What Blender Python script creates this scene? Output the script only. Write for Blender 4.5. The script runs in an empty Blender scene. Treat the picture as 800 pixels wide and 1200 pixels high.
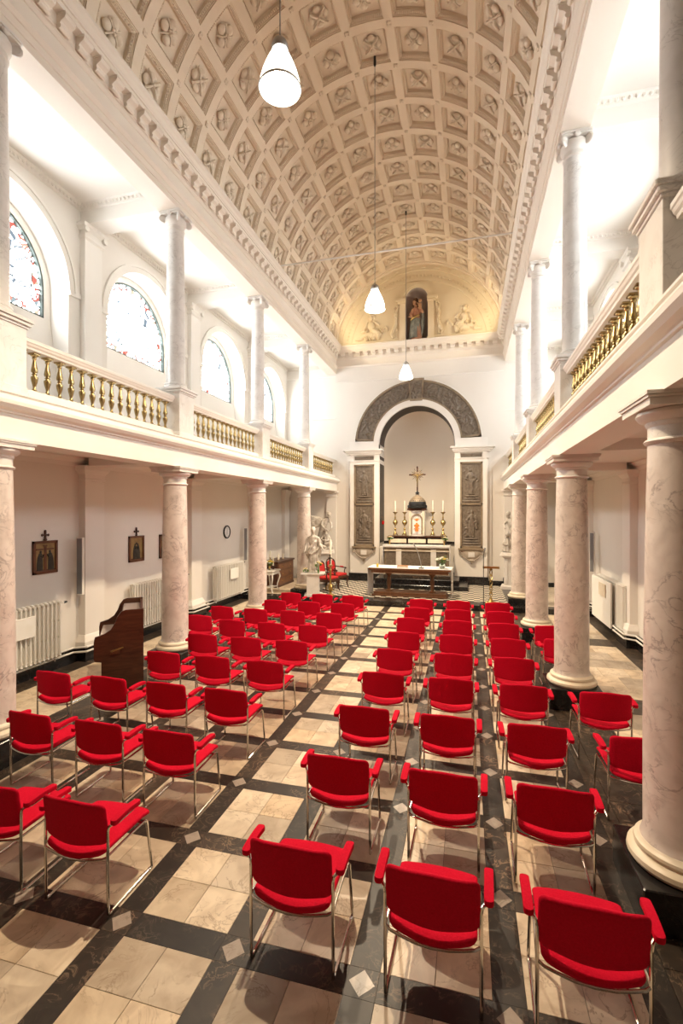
import bpy, math, random
from math import sin, cos, pi, radians, sqrt, atan2
from mathutils import Vector, Matrix
random.seed(7)
S = bpy.context.scene
COL = S.collection
# ------------------------------------------------------------------ camera
FOC = 557.0; YAW = math.atan(148 / FOC); CAMH = 2.85
cam = bpy.data.cameras.new('camera'); cam_ob = bpy.data.objects.new('camera', cam); COL.objects.link(cam_ob)
cam.sensor_fit = 'VERTICAL'; cam.sensor_height = 24; cam.sensor_width = 16; cam.lens = FOC / 1200 * 24; cam.clip_start = .05
cam_ob.location = (0, 0, CAMH); cam_ob.rotation_euler = (radians(90), 0, YAW)
S.camera = cam_ob
# ------------------------------------------------------------------ world, view
W = bpy.data.worlds.new('world'); S.world = W; W.use_nodes = True
W.node_tree.nodes['Background'].inputs[0].default_value = (.85, .93, 1, 1)
W.node_tree.nodes['Background'].inputs[1].default_value = .6
S.view_settings.view_transform = 'Standard'; S.view_settings.look = 'None'
S.view_settings.exposure = 0.22; S.view_settings.gamma = 1.0; S.view_settings.use_curve_mapping = False
WIN_E = 19.0        # daylight through the gallery window panes
LAMP_W = 1300.0     # pendant bulbs
LAMP_E = 3.5      # glowing shades
COVE_W = 95.0      # spotlights hidden on the end cornice
XC = -1.91; D = 18.5; RV = 3.25; ZV = 9.15; AISLE = 5.35
COLY = [0.52, 4.17, 7.82, 11.47, 15.12]; COLS = {-1: [0.52, 4.27, 7.84, 11.47, 15.12], 1: [0.52, 3.98, 7.76, 11.47, 15.12]}; DU = {-1: 3.40, 1: 3.45}; BAYY = [5.995, 9.645, 13.295, 16.9]
# ------------------------------------------------------------------ helpers
def sock(n, *names):
    for k in names:
        if k in n.inputs: return n.inputs[k]
def material(name, color=(.8, .8, .8), rough=.5, metal=0., spec=.5, emit=None, es=0.):
    m = bpy.data.materials.new(name); m.use_nodes = True
    b = m.node_tree.nodes['Principled BSDF']
    b.inputs['Base Color'].default_value = (*color, 1); b.inputs['Roughness'].default_value = rough
    b.inputs['Metallic'].default_value = metal; sock(b, 'Specular IOR Level', 'Specular').default_value = spec
    if emit: sock(b, 'Emission Color', 'Emission').default_value = (*emit, 1); b.inputs['Emission Strength'].default_value = es
    return m
def ramp(nt, stops):
    r = nt.nodes.new('ShaderNodeValToRGB'); e = r.color_ramp.elements
    while len(e) < len(stops): e.new(.5)
    for el, (p, c) in zip(e, stops): el.position = p; el.color = (*c, 1)
    return r
def coords(nt, scale=1., rnd=0., stretch=(1, 1, 1)):
    tc = nt.nodes.new('ShaderNodeTexCoord'); mp = nt.nodes.new('ShaderNodeMapping')
    nt.links.new(tc.outputs['Object'], mp.inputs['Vector'])
    mp.inputs['Scale'].default_value = tuple(scale * s for s in stretch)
    if rnd:
        oi = nt.nodes.new('ShaderNodeObjectInfo'); mul = nt.nodes.new('ShaderNodeMath'); mul.operation = 'MULTIPLY'; mul.inputs[1].default_value = rnd
        nt.links.new(oi.outputs['Random'], mul.inputs[0]); nt.links.new(mul.outputs[0], mp.inputs['Location'])
        return mp, oi
    return mp, None
def noise_mat(name, stops, scale=4, detail=6, rough=.5, dist=0., bump=0., metal=0., rnd=10., stretch=(1, 1, 1), spec=.5):
    m = material(name, stops[0][1], rough, metal, spec=spec); nt = m.node_tree; b = nt.nodes['Principled BSDF']
    mp, oi = coords(nt, 1, rnd, stretch)
    n = nt.nodes.new('ShaderNodeTexNoise'); n.inputs['Scale'].default_value = scale; n.inputs['Detail'].default_value = detail; n.inputs['Distortion'].default_value = dist
    nt.links.new(mp.outputs[0], n.inputs['Vector']); r = ramp(nt, stops)
    nt.links.new(n.outputs[0], r.inputs[0]); nt.links.new(r.outputs[0], b.inputs['Base Color'])
    if bump:
        bp = nt.nodes.new('ShaderNodeBump'); bp.inputs['Strength'].default_value = bump; bp.inputs['Distance'].default_value = .01
        nt.links.new(n.outputs[0], bp.inputs['Height']); nt.links.new(bp.outputs[0], b.inputs['Normal'])
    return m
def marble(name, base, vein, second, scale=2., rough=.25, vw=.035, rnd=10., tones=None, vamt=1.0):
    """veined stone: clouds mixed with thin dark veins where a distorted noise crosses .5; tones: per-object tint range"""
    m = material(name, base, rough); nt = m.node_tree; b = nt.nodes['Principled BSDF']; L = nt.links.new
    mp, oi = coords(nt, 1, rnd)
    n1 = nt.nodes.new('ShaderNodeTexNoise'); n1.inputs['Scale'].default_value = scale * 1.4; n1.inputs['Detail'].default_value = 8; n1.inputs['Distortion'].default_value = .8
    n2 = nt.nodes.new('ShaderNodeTexNoise'); n2.inputs['Scale'].default_value = scale; n2.inputs['Detail'].default_value = 9; n2.inputs['Distortion'].default_value = 1.6; n2.inputs['Roughness'].default_value = .58
    L(mp.outputs[0], n1.inputs['Vector']); L(mp.outputs[0], n2.inputs['Vector'])
    r1 = ramp(nt, [(.32, second), (.62, base)]); L(n1.outputs[0], r1.inputs[0])
    sb = nt.nodes.new('ShaderNodeMath'); sb.operation = 'SUBTRACT'; sb.inputs[1].default_value = .5; L(n2.outputs[0], sb.inputs[0])
    ab = nt.nodes.new('ShaderNodeMath'); ab.operation = 'ABSOLUTE'; L(sb.outputs[0], ab.inputs[0])
    r2 = ramp(nt, [(0, (vamt,) * 3), (vw * .35, (vamt * .55,) * 3), (vw, (0, 0, 0))]); L(ab.outputs[0], r2.inputs[0])
    n3 = nt.nodes.new('ShaderNodeTexNoise'); n3.inputs['Scale'].default_value = scale * .9; L(mp.outputs[0], n3.inputs['Vector'])
    r3 = ramp(nt, [(.42, (0, 0, 0)), (.6, (1, 1, 1))]); L(n3.outputs[0], r3.inputs[0])
    mu = nt.nodes.new('ShaderNodeMath'); mu.operation = 'MULTIPLY'; L(r2.outputs[0], mu.inputs[0]); L(r3.outputs[0], mu.inputs[1])
    mx = nt.nodes.new('ShaderNodeMixRGB'); L(mu.outputs[0], mx.inputs[0]); L(r1.outputs[0], mx.inputs[1]); mx.inputs[2].default_value = (*vein, 1)
    out = mx.outputs[0]
    if tones and oi:
        rt = ramp(nt, tones); L(oi.outputs['Random'], rt.inputs[0])
        m2 = nt.nodes.new('ShaderNodeMixRGB'); m2.blend_type = 'MULTIPLY'; m2.inputs[0].default_value = 1
        L(out, m2.inputs[1]); L(rt.outputs[0], m2.inputs[2]); out = m2.outputs[0]
    L(out, b.inputs['Base Color'])
    return m
M = {}
M['white'] = noise_mat('white_paint', [(.3, (.80, .755, .69)), (.7, (.84, .795, .73))], .7, 3, .6, rnd=0)
M['wall'] = noise_mat('wall_paint', [(.3, (.76, .71, .64)), (.7, (.80, .75, .68))], .6, 3, .7, rnd=0)
M['apse'] = noise_mat('apse_warm_light', [(.3, (.82, .73, .61)), (.7, (.86, .775, .655))], .6, 3, .7, rnd=0)  # wall colour tinted warm: the recess's warm light is put into the colour
M['vault'] = noise_mat('vault_paint', [(.3, (.80, .68, .53)), (.7, (.85, .73, .58))], .5, 4, .7, rnd=0)
M['plaster'] = noise_mat('cornice_plaster', [(.3, (.80, .72, .62)), (.7, (.85, .77, .67))], .6, 3, .65, rnd=0)
M['rosette'] = noise_mat('rosette_plaster', [(.3, (.72, .60, .46)), (.7, (.88, .78, .64))], 9, 3, .7)
M['tymp'] = noise_mat('tympanum_paint', [(.3, (.80, .68, .48)), (.7, (.85, .73, .53))], .6, 3, .7, rnd=0)
M['pink'] = marble('pink_veined_marble', (.72, .64, .575), (.24, .18, .16), (.60, .515, .455), 4.2, .3, .034, vamt=.7, tones=[(0, (1, 1, 1)), (.5, (1, .97, .96)), (1, (.95, .97, .95))])
M['pale'] = marble('pale_grey_marble', (.82, .79, .75), (.44, .41, .38), (.74, .71, .665), 3.4, .3, .022, vamt=.55)
M['capital'] = marble('capital_marble', (.78, .74, .68), (.6, .55, .5), (.72, .67, .61), 3, .4, .01)
M['cream'] = noise_mat('cream_stone', [(.3, (.70, .60, .44)), (.7, (.80, .71, .56))], 5, 6, .4)
M['tile'] = marble('light_floor_marble', (.78, .69, .56), (.34, .25, .17), (.56, .465, .355), 3.0, .36, .020,
                   tones=[(0, (.55, .52, .49)), (.22, (1, .97, .92)), (.45, (.90, .80, .67)), (.6, (1.05, 1.03, 1)), (.8, (.62, .59, .56)), (1, (1.02, .96, .86))], vamt=.85)
M['dark'] = marble('dark_floor_marble', (.018, .014, .011), (.22, .16, .11), (.032, .025, .019), 6, .42, .03,
                   tones=[(0, (.6, .6, .6)), (.6, (1.1, 1.05, 1.)), (.85, (1.7, 1.55, 1.4)), (1, (2.2, 2., 1.8))], vamt=.7)
M['inset'] = marble('grey_inset_marble', (.38, .32, .27), (.2, .17, .13), (.30, .25, .21), 8, .3, .03)
M['grout'] = material('joint_mortar', (.09, .075, .06), .8)
M['black'] = noise_mat('black_marble', [(.35, (.008, .008, .009)), (.75, (.025, .023, .022))], 6, 8, .22, dist=2)
M['brass'] = material('polished_brass', (.42, .315, .15), .26, 1.)
M['gilt'] = material('gilded_metal', (.44, .31, .12), .33, 1.)
M['bracketstone'] = noise_mat('beige_carved_stone', [(.3, (.36, .29, .22)), (.7, (.52, .44, .35))], 9, 5, .5)
M['chrome'] = material('chrome', (.62, .59, .55), .16, 1.)
M['steel'] = material('brushed_steel', (.5, .5, .5), .4, 1.)
M['red'] = noise_mat('red_wool', [(.3, (.52, .002, .022)), (.7, (.60, .004, .028))], 90, 2, .85, bump=.25, rnd=0, spec=.12)
M['redplush'] = noise_mat('red_plush', [(.3, (.42, .012, .012)), (.7, (.55, .02, .018))], 60, 2, .8, bump=.2)
M['bronze'] = noise_mat('brown_relief_stone', [(.3, (.115, .088, .062)), (.7, (.215, .17, .125))], 14, 6, .5, bump=.4)
M['bronzedark'] = noise_mat('dark_relief_stone', [(.3, (.018, .013, .009)), (.7, (.04, .03, .021))], 14, 6, .5, bump=.4)
M['bronzeframe'] = noise_mat('brown_stone_frame', [(.3, (.22, .16, .10)), (.7, (.32, .245, .16))], 6, 5, .45)
M['wood'] = noise_mat('dark_wood', [(.3, (.035, .012, .006)), (.7, (.085, .03, .014))], 4, 6, .35, dist=1, stretch=(1, 1, 6), spec=.4)
M['oak'] = noise_mat('brown_oak', [(.3, (.11, .045, .018)), (.7, (.2, .085, .035))], 5, 6, .4, dist=1, stretch=(6, 1, 1))
M['darkwall'] = noise_mat('dark_unseen_wall', [(.3, (.16, .09, .05)), (.7, (.24, .14, .08))], 3, 5, .5)  # invented dark brown for the unseen back wall, returns less light
M['chest'] = noise_mat('walnut', [(.3, (.05, .018, .01)), (.7, (.13, .05, .025))], 6, 6, .35, dist=1, stretch=(1, 4, 1))
M['enamel'] = material('white_enamel', (.80, .77, .70), .4)
M['cloth'] = noise_mat('altar_linen', [(.3, (.80, .77, .74)), (.7, (.86, .83, .8))], 12, 3, .9)
M['statue'] = noise_mat('statue_marble', [(.32, (.34, .295, .24)), (.62, (.66, .61, .54))], 7, 6, .5, dist=.6)
M['wax'] = material('candle_wax', (.86, .80, .66), .5)
M['blk'] = material('black_metal', (.012, .012, .012), .4)
M['grey'] = material('grey_speaker_paint', (.20, .20, .205), .5)
M['gloss'] = material('grey_glossy_panel', (.42, .36, .34), .15)
M['gold'] = noise_mat('gold_ground', [(.3, (.20, .12, .04)), (.7, (.34, .22, .08))], 8, 3, .4)
M['frame'] = noise_mat('brown_picture_frame', [(.3, (.09, .03, .012)), (.7, (.17, .06, .025))], 6, 4, .4)
M['robe'] = noise_mat('dark_green_robe', [(.3, (.012, .010, .007)), (.7, (.035, .03, .018))], 12, 3, .5)
M['skin'] = material('painted_skin', (.55, .32, .19), .5)
M['redrobe'] = noise_mat('painted_red_robe', [(.3, (.36, .17, .11)), (.7, (.52, .27, .18))], 8, 3, .5)
M['bluerobe'] = noise_mat('painted_blue_mantle', [(.3, (.15, .16, .15)), (.7, (.28, .29, .26))], 8, 3, .5)
M['hair'] = material('painted_brown_hair', (.09, .04, .02), .6)
M['niche'] = material('grey_niche_paint', (.46, .38, .33), .7)
M['leaf'] = material('green_leaf', (.08, .2, .03), .5)
M['petal'] = material('white_petal', (.85, .84, .74), .6)
M['yellow'] = material('yellow_petal', (.75, .55, .08), .6)
M['glass'] = material('clear_glass', (.7, .85, .8), .05); M['glass'].node_tree.nodes['Principled BSDF'].inputs['Transmission Weight'].default_value = .9
M['redglass'] = material('red_glass', (.5, .01, .01), .15, emit=(.8, .02, .02), es=.06)
M['cordgrey'] = material('grey_cord', (.25, .22, .19), .6)
M['bulb'] = material('bulb_glass', (1, 1, 1), .3, emit=(1, .9, .75), es=60)
M['shade'] = material('glowing_glass_shade', (.9, .87, .8), .3, emit=(1, .9, .75), es=LAMP_E)
M['lead'] = material('window_lead', (.05, .07, .06), .5)
M['face'] = material('white_dial', (.85, .85, .82), .5)
M['paper'] = material('white_card', (.82, .79, .72), .7)
M['leather'] = noise_mat('tan_leather', [(.3, (.30, .13, .05)), (.7, (.45, .22, .09))], 8, 4, .5)
M['icon'] = material('orange_gilt_figure', (.75, .25, .05), .45)
def checker():
    m = material('checker_marble', (.5, .5, .5), .5, spec=.25); nt = m.node_tree; b = nt.nodes['Principled BSDF']
    tc = nt.nodes.new('ShaderNodeTexCoord'); c = nt.nodes.new('ShaderNodeTexChecker'); c.inputs['Scale'].default_value = 1 / .18
    c.inputs['Color1'].default_value = (.72, .64, .52, 1); c.inputs['Color2'].default_value = (.02, .017, .015, 1)
    nt.links.new(tc.outputs['Object'], c.inputs['Vector']); nt.links.new(c.outputs['Color'], b.inputs['Base Color']); return m
M['checker'] = checker()
def pane_mat(name, border):
    """painted window glass lit by daylight: near-white field with fine lead lines, or a red and blue border"""
    m = bpy.data.materials.new(name); m.use_nodes = True; nt = m.node_tree; nt.nodes.clear(); L = nt.links.new
    out = nt.nodes.new('ShaderNodeOutputMaterial'); em = nt.nodes.new('ShaderNodeEmission'); L(em.outputs[0], out.inputs[0])
    tc = nt.nodes.new('ShaderNodeTexCoord')
    v = nt.nodes.new('ShaderNodeTexVoronoi'); v.feature = 'DISTANCE_TO_EDGE'; v.inputs['Scale'].default_value = 9 if border else 5
    v2 = nt.nodes.new('ShaderNodeTexVoronoi'); v2.inputs['Scale'].default_value = 9 if border else 3.
    L(tc.outputs['Object'], v.inputs['Vector']); L(tc.outputs['Object'], v2.inputs['Vector'])
    sp = nt.nodes.new('ShaderNodeSeparateColor'); L(v2.outputs['Color'], sp.inputs[0])
    if border:
        cr = ramp(nt, [(0, (1, 1, 1)), (1, (1, 1, 1))])
    else:
        cr = ramp(nt, [(0, (WIN_E * .92, WIN_E * .97, WIN_E)), (1, (WIN_E * .86, WIN_E * .94, WIN_E))])
    L(sp.outputs[0], cr.inputs[0])
    ln = ramp(nt, [(0, (.018, .02, .022)), (.045, (.02, .022, .025)), (.06, (1, 1, 1))]); L(v.outputs['Distance'], ln.inputs[0])
    if border:
        tint = ramp(nt, [(0, (.80, .22, .17)), (.38, (.9, .40, .30)), (.45, (.42, .52, .56)), (.62, (.8, .7, .5)), (.74, (WIN_E,) * 3)]); tint.color_ramp.interpolation = 'CONSTANT'; L(sp.outputs[1], tint.inputs[0])
        ln = ramp(nt, [(0, (0, 0, 0)), (.16, (0, 0, 0)), (.18, (1, 1, 1))]); L(v.outputs['Distance'], ln.inputs[0])
        mb = nt.nodes.new('ShaderNodeMixRGB'); L(ln.outputs[0], mb.inputs[0]); L(tint.outputs[0], mb.inputs[1]); mb.inputs[2].default_value = (WIN_E * .9, WIN_E * .96, WIN_E, 1)
        L(mb.outputs[0], em.inputs[0]); return m
    # the fine lines are only drawn in a middle patch of the field
    mx = nt.nodes.new('ShaderNodeMixRGB'); mx.blend_type = 'MULTIPLY'; mx.inputs[0].default_value = 1
    L(cr.outputs[0], mx.inputs[1]); L(ln.outputs[0], mx.inputs[2]); L(mx.outputs[0], em.inputs[0]); em.inputs[1].default_value = 1
    return m
M['pane'] = pane_mat('daylit_pane', False); M['borderpane'] = pane_mat('daylit_border_pane', True)

class MB:
    def __init__(s): s.v = []; s.f = []; s.sm = []; s.sharp = 35
    def add(s, vs, fs, smooth=False, mat=None):
        o = len(s.v)
        s.v += [tuple(mat @ Vector(p)) for p in vs] if mat is not None else [tuple(p) for p in vs]
        s.f += [tuple(i + o for i in f) for f in fs]; s.sm += [smooth] * len(fs); return s
    def box(s, x0, x1, y0, y1, z0, z1, mat=None):
        v = [(x, y, z) for z in (z0, z1) for y in (y0, y1) for x in (x0, x1)]
        return s.add(v, [(0, 2, 3, 1), (4, 5, 7, 6), (0, 1, 5, 4), (2, 6, 7, 3), (0, 4, 6, 2), (1, 3, 7, 5)], False, mat)
    def cbox(s, x0, x1, y0, y1, z0, z1, c=.01, mat=None):
        """box with chamfered vertical and top edges"""
        def ring(i, z): return [(x0 + i + c, y0 + i, z), (x1 - i - c, y0 + i, z), (x1 - i, y0 + i + c, z), (x1 - i, y1 - i - c, z), (x1 - i - c, y1 - i, z), (x0 + i + c, y1 - i, z), (x0 + i, y1 - i - c, z), (x0 + i, y0 + i + c, z)]
        return s.rings([ring(0, z0), ring(0, z1 - c), ring(c, z1)], smooth=False, mat=mat)
    def rings(s, rs, smooth=True, cap=True, closed=True, mat=None):
        n = len(rs[0]); v = [p for r in rs for p in r]; f = []
        for i in range(len(rs) - 1):
            for j in range(n if closed else n - 1):
                k = (j + 1) % n; f.append((i * n + j, i * n + k, (i + 1) * n + k, (i + 1) * n + j))
        s.add(v, f, smooth, mat)
        if cap and closed:
            o = len(s.v) - len(v)
            s.f.append(tuple(o + i for i in reversed(range(n)))); s.f.append(tuple(o + len(v) - n + i for i in range(n))); s.sm += [False, False]
        return s
    def lathe(s, prof, n=24, c=(0, 0, 0), sx=1, sy=1, smooth=True, cap=True, mat=None):
        rs = [[(c[0] + r * sx * cos(2 * pi * j / n), c[1] + r * sy * sin(2 * pi * j / n), c[2] + z) for j in range(n)] for r, z in prof]
        return s.rings(rs, smooth, cap, mat=mat)
    def tube(s, pts, r, n=8, cap=True, mat=None):
        pts = [Vector(p) for p in pts]; rs = []; rr = r if hasattr(r, '__len__') else [r] * len(pts)
        t0 = (pts[1] - pts[0]).normalized(); a = Vector((0, 0, 1)) if abs(t0.z) < .9 else Vector((1, 0, 0)); u = t0.cross(a).normalized()
        for i, p in enumerate(pts):
            t = (pts[min(i + 1, len(pts) - 1)] - pts[max(i - 1, 0)]).normalized()
            u = (u - t * u.dot(t)).normalized(); w = t.cross(u)
            rs.append([tuple(p + (u * cos(2 * pi * j / n) + w * sin(2 * pi * j / n)) * rr[i]) for j in range(n)])
        return s.rings(rs, True, cap, mat=mat)
    def blob(s, c, r, n=10, m=6, mat=None, rot=None):
        rs = []
        R = rot if rot is not None else Matrix.Identity(3)
        for i in range(m + 1):
            a = -pi / 2 + pi * (.04 + .92 * i / m)
            rs.append([tuple(Vector(c) + R @ Vector((r[0] * cos(a) * cos(2 * pi * j / n), r[1] * cos(a) * sin(2 * pi * j / n), r[2] * sin(a)))) for j in range(n)])
        return s.rings(rs, True, True, mat=mat)
    def prism(s, poly, a, b, fn, smooth=False):
        """closed 2-D outline swept from a to b; fn(p, q, t) -> point"""
        n = len(poly); v = [fn(p, q, a) for p, q in poly] + [fn(p, q, b) for p, q in poly]
        f = [(i, (i + 1) % n, n + (i + 1) % n, n + i) for i in range(n)]
        s.add(v, f, smooth); o = len(s.v) - 2 * n
        s.f.append(tuple(o + i for i in reversed(range(n)))); s.f.append(tuple(o + n + i for i in range(n))); s.sm += [False, False]
        return s
    def mesh(s, name):
        me = bpy.data.meshes.new(name); me.from_pydata(s.v, [], s.f); me.update()
        me.polygons.foreach_set('use_smooth', s.sm)
        if any(s.sm): me.set_sharp_from_angle(angle=radians(s.sharp))
        return me
    def build(s, name, mat, parent=None, loc=(0, 0, 0), fix=True):
        me = s.mesh(name)
        if fix:
            import bmesh
            b = bmesh.new(); b.from_mesh(me); bmesh.ops.recalc_face_normals(b, faces=b.faces); b.to_mesh(me); b.free()
        me.materials.append(M[mat] if isinstance(mat, str) else mat)
        return inst(name, me, parent, loc)
def inst(name, me, parent=None, loc=(0, 0, 0), rot=(0, 0, 0)):
    o = bpy.data.objects.new(name, me); COL.objects.link(o); o.parent = parent; o.location = loc; o.rotation_euler = rot; return o
def thing(name, label, cat, loc=(0, 0, 0), rz=0., group=None):
    o = bpy.data.objects.new(name, None); COL.objects.link(o); o.empty_display_size = .1
    o.location = loc; o.rotation_euler = (0, 0, rz); return tag(o, label, cat, group)
def tag(o, label, cat, group=None):
    o['label'] = label; o['category'] = cat
    if group: o['group'] = group
    return o
def struct(o): o['kind'] = 'structure'; return o
def stuff(o): o['kind'] = 'stuff'; return o
def dup(root, loc, rz=0., label=None, group=None):
    r = root.copy(); COL.objects.link(r); r.location = loc; r.rotation_euler = (0, 0, rz)
    if label: r['label'] = label
    if group: r['group'] = group
    for ch in list(root.children):
        c = ch.copy(); COL.objects.link(c); c.parent = r
        for g in ch.children:
            d = g.copy(); COL.objects.link(d); d.parent = c
    return r
def side_fn(sd): return lambda p, q, t: (XC + sd * p, t, q)      # p = distance from the nave axis, q = height, t = Y
SIDES = ((-1, 'left'), (1, 'right'))

# ------------------------------------------------------------------ floor
fl = MB().box(XC - AISLE - .3, XC + AISLE + .3, -3.2, D + .3, -.3, -.012).build('floor', 'grout'); struct(fl)
PX, PY, Y00 = .855, .88, 2.81
xs = [-2.33 + PX * k for k in range(-3, 5)]; HS = .095
x_lo, x_hi = xs[0] - HS, xs[-1] + HS
bw, bd = PX - 2 * HS, PY - 2 * HS
tile_me = MB().cbox(-bw / 4 + .0015, bw / 4 - .0015, -bd / 4 + .0015, bd / 4 - .0015, -.012, 0, .0015).mesh('marble_tile'); tile_me.materials.append(M['tile'])
sx_me = MB().cbox(-bw / 2, bw / 2, -HS, HS, -.012, -.0004, .0012).mesh('dark_slab'); sx_me.materials.append(M['dark'])
sy_me = MB().cbox(-HS, HS, -bd / 2, bd / 2, -.012, -.0004, .0012).mesh('dark_slab'); sy_me.materials.append(M['dark'])
nd_me = MB().cbox(-HS, HS, -HS, HS, -.012, -.0004, .0012).mesh('dark_slab'); nd_me.materials.append(M['dark'])
di_me = MB().add([(-.08, 0, 0), (0, -.085, 0), (.08, 0, 0), (0, .085, 0), (-.08, 0, -.01), (0, -.085, -.01), (.08, 0, -.01), (0, .085, -.01)], [(0, 1, 2, 3), (0, 4, 5, 1), (1, 5, 6, 2), (2, 6, 7, 3), (3, 7, 4, 0)]).mesh('diamond_inset'); di_me.materials.append(M['inset'])
rest_l, rest_d = MB(), MB(); cnt = dict(t=0, d=0)
def place(me, name, x, y, key, lim, vis, mb, hx, hy, z):
    if vis and cnt[key] < lim:
        inst(name, me, fl, (x, y, 0)); cnt[key] += 1
    else: mb.box(x - hx, x + hx, y - hy, y + hy, -.012, z)
for k in range(-1, 13):
    yy = Y00 + PY * k
    for i, x in enumerate(xs):
        place(nd_me, 'dark_slab', x, yy, 'd', 295, True, rest_d, HS, HS, -.0004)
        if yy < 14: inst('diamond_inset', di_me, fl, (x, yy, .0006))
        if yy + PY / 2 < 14.2: place(sy_me, 'dark_slab', x, yy + PY / 2, 'd', 295, True, rest_d, HS, bd / 2, -.0004)
        if i < len(xs) - 1:
            xm = x + PX / 2
            place(sx_me, 'dark_slab', xm, yy, 'd', 295, True, rest_d, bw / 2, HS, -.0004)
            if yy + PY / 2 < 14.2:
                for a in (-1, 1):
                    for b in (-1, 1):
                        place(tile_me, 'marble_tile', xm + a * bw / 4, yy + PY / 2 + b * bd / 4, 't', 240, True, rest_l, bw / 4 - .0015, bd / 4 - .0015, 0)
for k in range(-6, -1):
    yy = Y00 + PY * k
    for i, x in enumerate(xs):
        rest_d.box(x - HS, x + HS, yy - HS, yy + PY - HS, -.012, -.0004)
        if i < len(xs) - 1:
            rest_d.box(x + HS, x + PX - HS, yy - HS, yy + HS, -.012, -.0004); rest_l.box(x + HS, x + PX - HS, yy + HS, yy + PY - HS, -.012, 0)
rl = rest_l
# stone margins and aisle paving
def margin(sd):
    a, b = (abs((x_hi if sd > 0 else x_lo) - XC), 3.75)
    def bx(mb, d0, d1, y0, y1, z): xa, xb = sorted((XC + sd * d0, XC + sd * d1)); mb.box(xa + .002, xb - .002, y0 + .002, y1 - .002, -.012, z)
    y = -3.
    dark = []; light = []
    while y < 14.2:
        y1 = min(y + .9125, 14.23)
        dark += [(a + .0, a + .16, y, y1), (a + .16, a + .62, y, y1), (a + .62, b, y, y1), (AISLE - .42, AISLE - .02, y, y1)]
        y += .9125
    for cy in COLY + [18.8]:
        dark.append((b, AISLE - .42, cy - .3, min(cy + .3, 14.23))) if cy < 14 else None
        y0, y1 = cy - 3.35, min(cy - .3, 14.23)
        n = 6
        if y1 > y0:
            st = (y1 - y0) / n
            for r in range(n):
                off = 0 if r % 2 == 0 else .22
                cuts = sorted({b, AISLE - .42, *[c for c in (b + .0 + off, b + .44 + off, b + .88 + off) if b < c < AISLE - .42]})
                for c0, c1 in zip(cuts, cuts[1:]): light.append((c0, c1, y0 + r * st, y0 + (r + 1) * st))
    for nm, lst, mt, lim in (('dark_slab', dark, 'dark', 1), ('marble_tile', light, 'tile', 1)):
        for (d0, d1, y0, y1) in lst:
            mb = rest_d if mt == 'dark' else rl
            xa, xb = sorted((XC + sd * d0, XC + sd * d1))
            if mt == 'tile' and sd > 0 and 6 < y0 < 13 and cnt['t'] < 296:
                me = MB().cbox(-(xb - xa) / 2 + .002, (xb - xa) / 2 - .002, -(y1 - y0) / 2 + .002, (y1 - y0) / 2 - .002, -.012, 0, .0015).mesh(nm); me.materials.append(M[mt])
                inst(nm, me, fl, ((xa + xb) / 2, (y0 + y1) / 2, 0)); cnt['t'] += 1
            else: bx(mb, d0, d1, y0, y1, 0 if mt == 'tile' else -.0004)
margin(-1); margin(1)
stuff(rest_l.build('pale_paving', 'tile', fl, fix=False)); stuff(rest_d.build('dark_paving', 'dark', fl, fix=False))
# chancel step
st = MB().cbox(XC - AISLE, XC + AISLE, 14.25, D + .2, 0, .15, .012).build('floor_chancel', 'black'); struct(st)
ck = MB().box(XC - 3.05, XC + 3.05, 14.85, D - .28, .15, .153).build('checker_paving', 'checker', st)
for sd, nm in SIDES:
    xa, xb = sorted((XC + sd * 3.75, XC + sd * (AISLE - .1)))
    MB().box(xa, xb, 14.6, D - .1, .15, .153).build('pale_paving', 'tile', st)

# ------------------------------------------------------------------ walls
def arch_wall(mb, fn, u0, u1, v0, v1, uc, r, vs, vb, depth, seg=24, ry=None):
    """wall rectangle with an arched opening; fn(u, v, w) -> point, w = depth into the wall"""
    ry = ry or r
    arc = [(uc + r * cos(pi * i / seg), vs + ry * sin(pi * i / seg)) for i in range(seg + 1)]   # right -> left
    def q(pts): mb.add([fn(*p) for p in pts], [tuple(range(len(pts)))])
    if vb > v0: q([(u0, v0, 0), (u1, v0, 0), (u1, vb, 0), (u0, vb, 0)])
    q([(u0, vb, 0), (uc - r, vb, 0), (uc - r, vs, 0), (u0, vs, 0)]); q([(uc + r, vb, 0), (u1, vb, 0), (u1, vs, 0), (uc + r, vs, 0)])
    q([(u0, vs, 0), (uc - r, vs, 0), (uc - r, v1, 0), (u0, v1, 0)]); q([(uc + r, vs, 0), (u1, vs, 0), (u1, v1, 0), (uc + r, v1, 0)])
    for a, b in zip(arc, arc[1:]): q([(a[0], a[1], 0), (b[0], b[1], 0), (b[0], v1, 0), (a[0], v1, 0)])
    out = [(uc + r, vb)] + arc + [(uc - r, vb)]
    for a, b in zip(out, out[1:]): q([(a[0], a[1], 0), (a[0], a[1], depth), (b[0], b[1], depth), (b[0], b[1], 0)])
    q([(uc + r, vb, 0), (uc + r, vb, depth), (uc - r, vb, depth), (uc - r, vb, 0)])
    return out
def ring_band(mb, fn, uc, vs, r0, r1, w0, w1, a0=0., a1=pi, seg=28):
    """a raised arch moulding between radii r0 and r1"""
    rs = []
    for i in range(seg + 1):
        a = a0 + (a1 - a0) * i / seg; c, s_ = cos(a), sin(a)
        rs.append([fn(uc + r0 * c, vs + r0 * s_, w0), fn(uc + r0 * c, vs + r0 * s_, w1), fn(uc + r1 * c, vs + r1 * s_, w1), fn(uc + r1 * c, vs + r1 * s_, w0)])
    mb.rings(rs, smooth=True)
wn = 0
Z_GF, Z_GC = 4.22, 8.78
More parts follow.
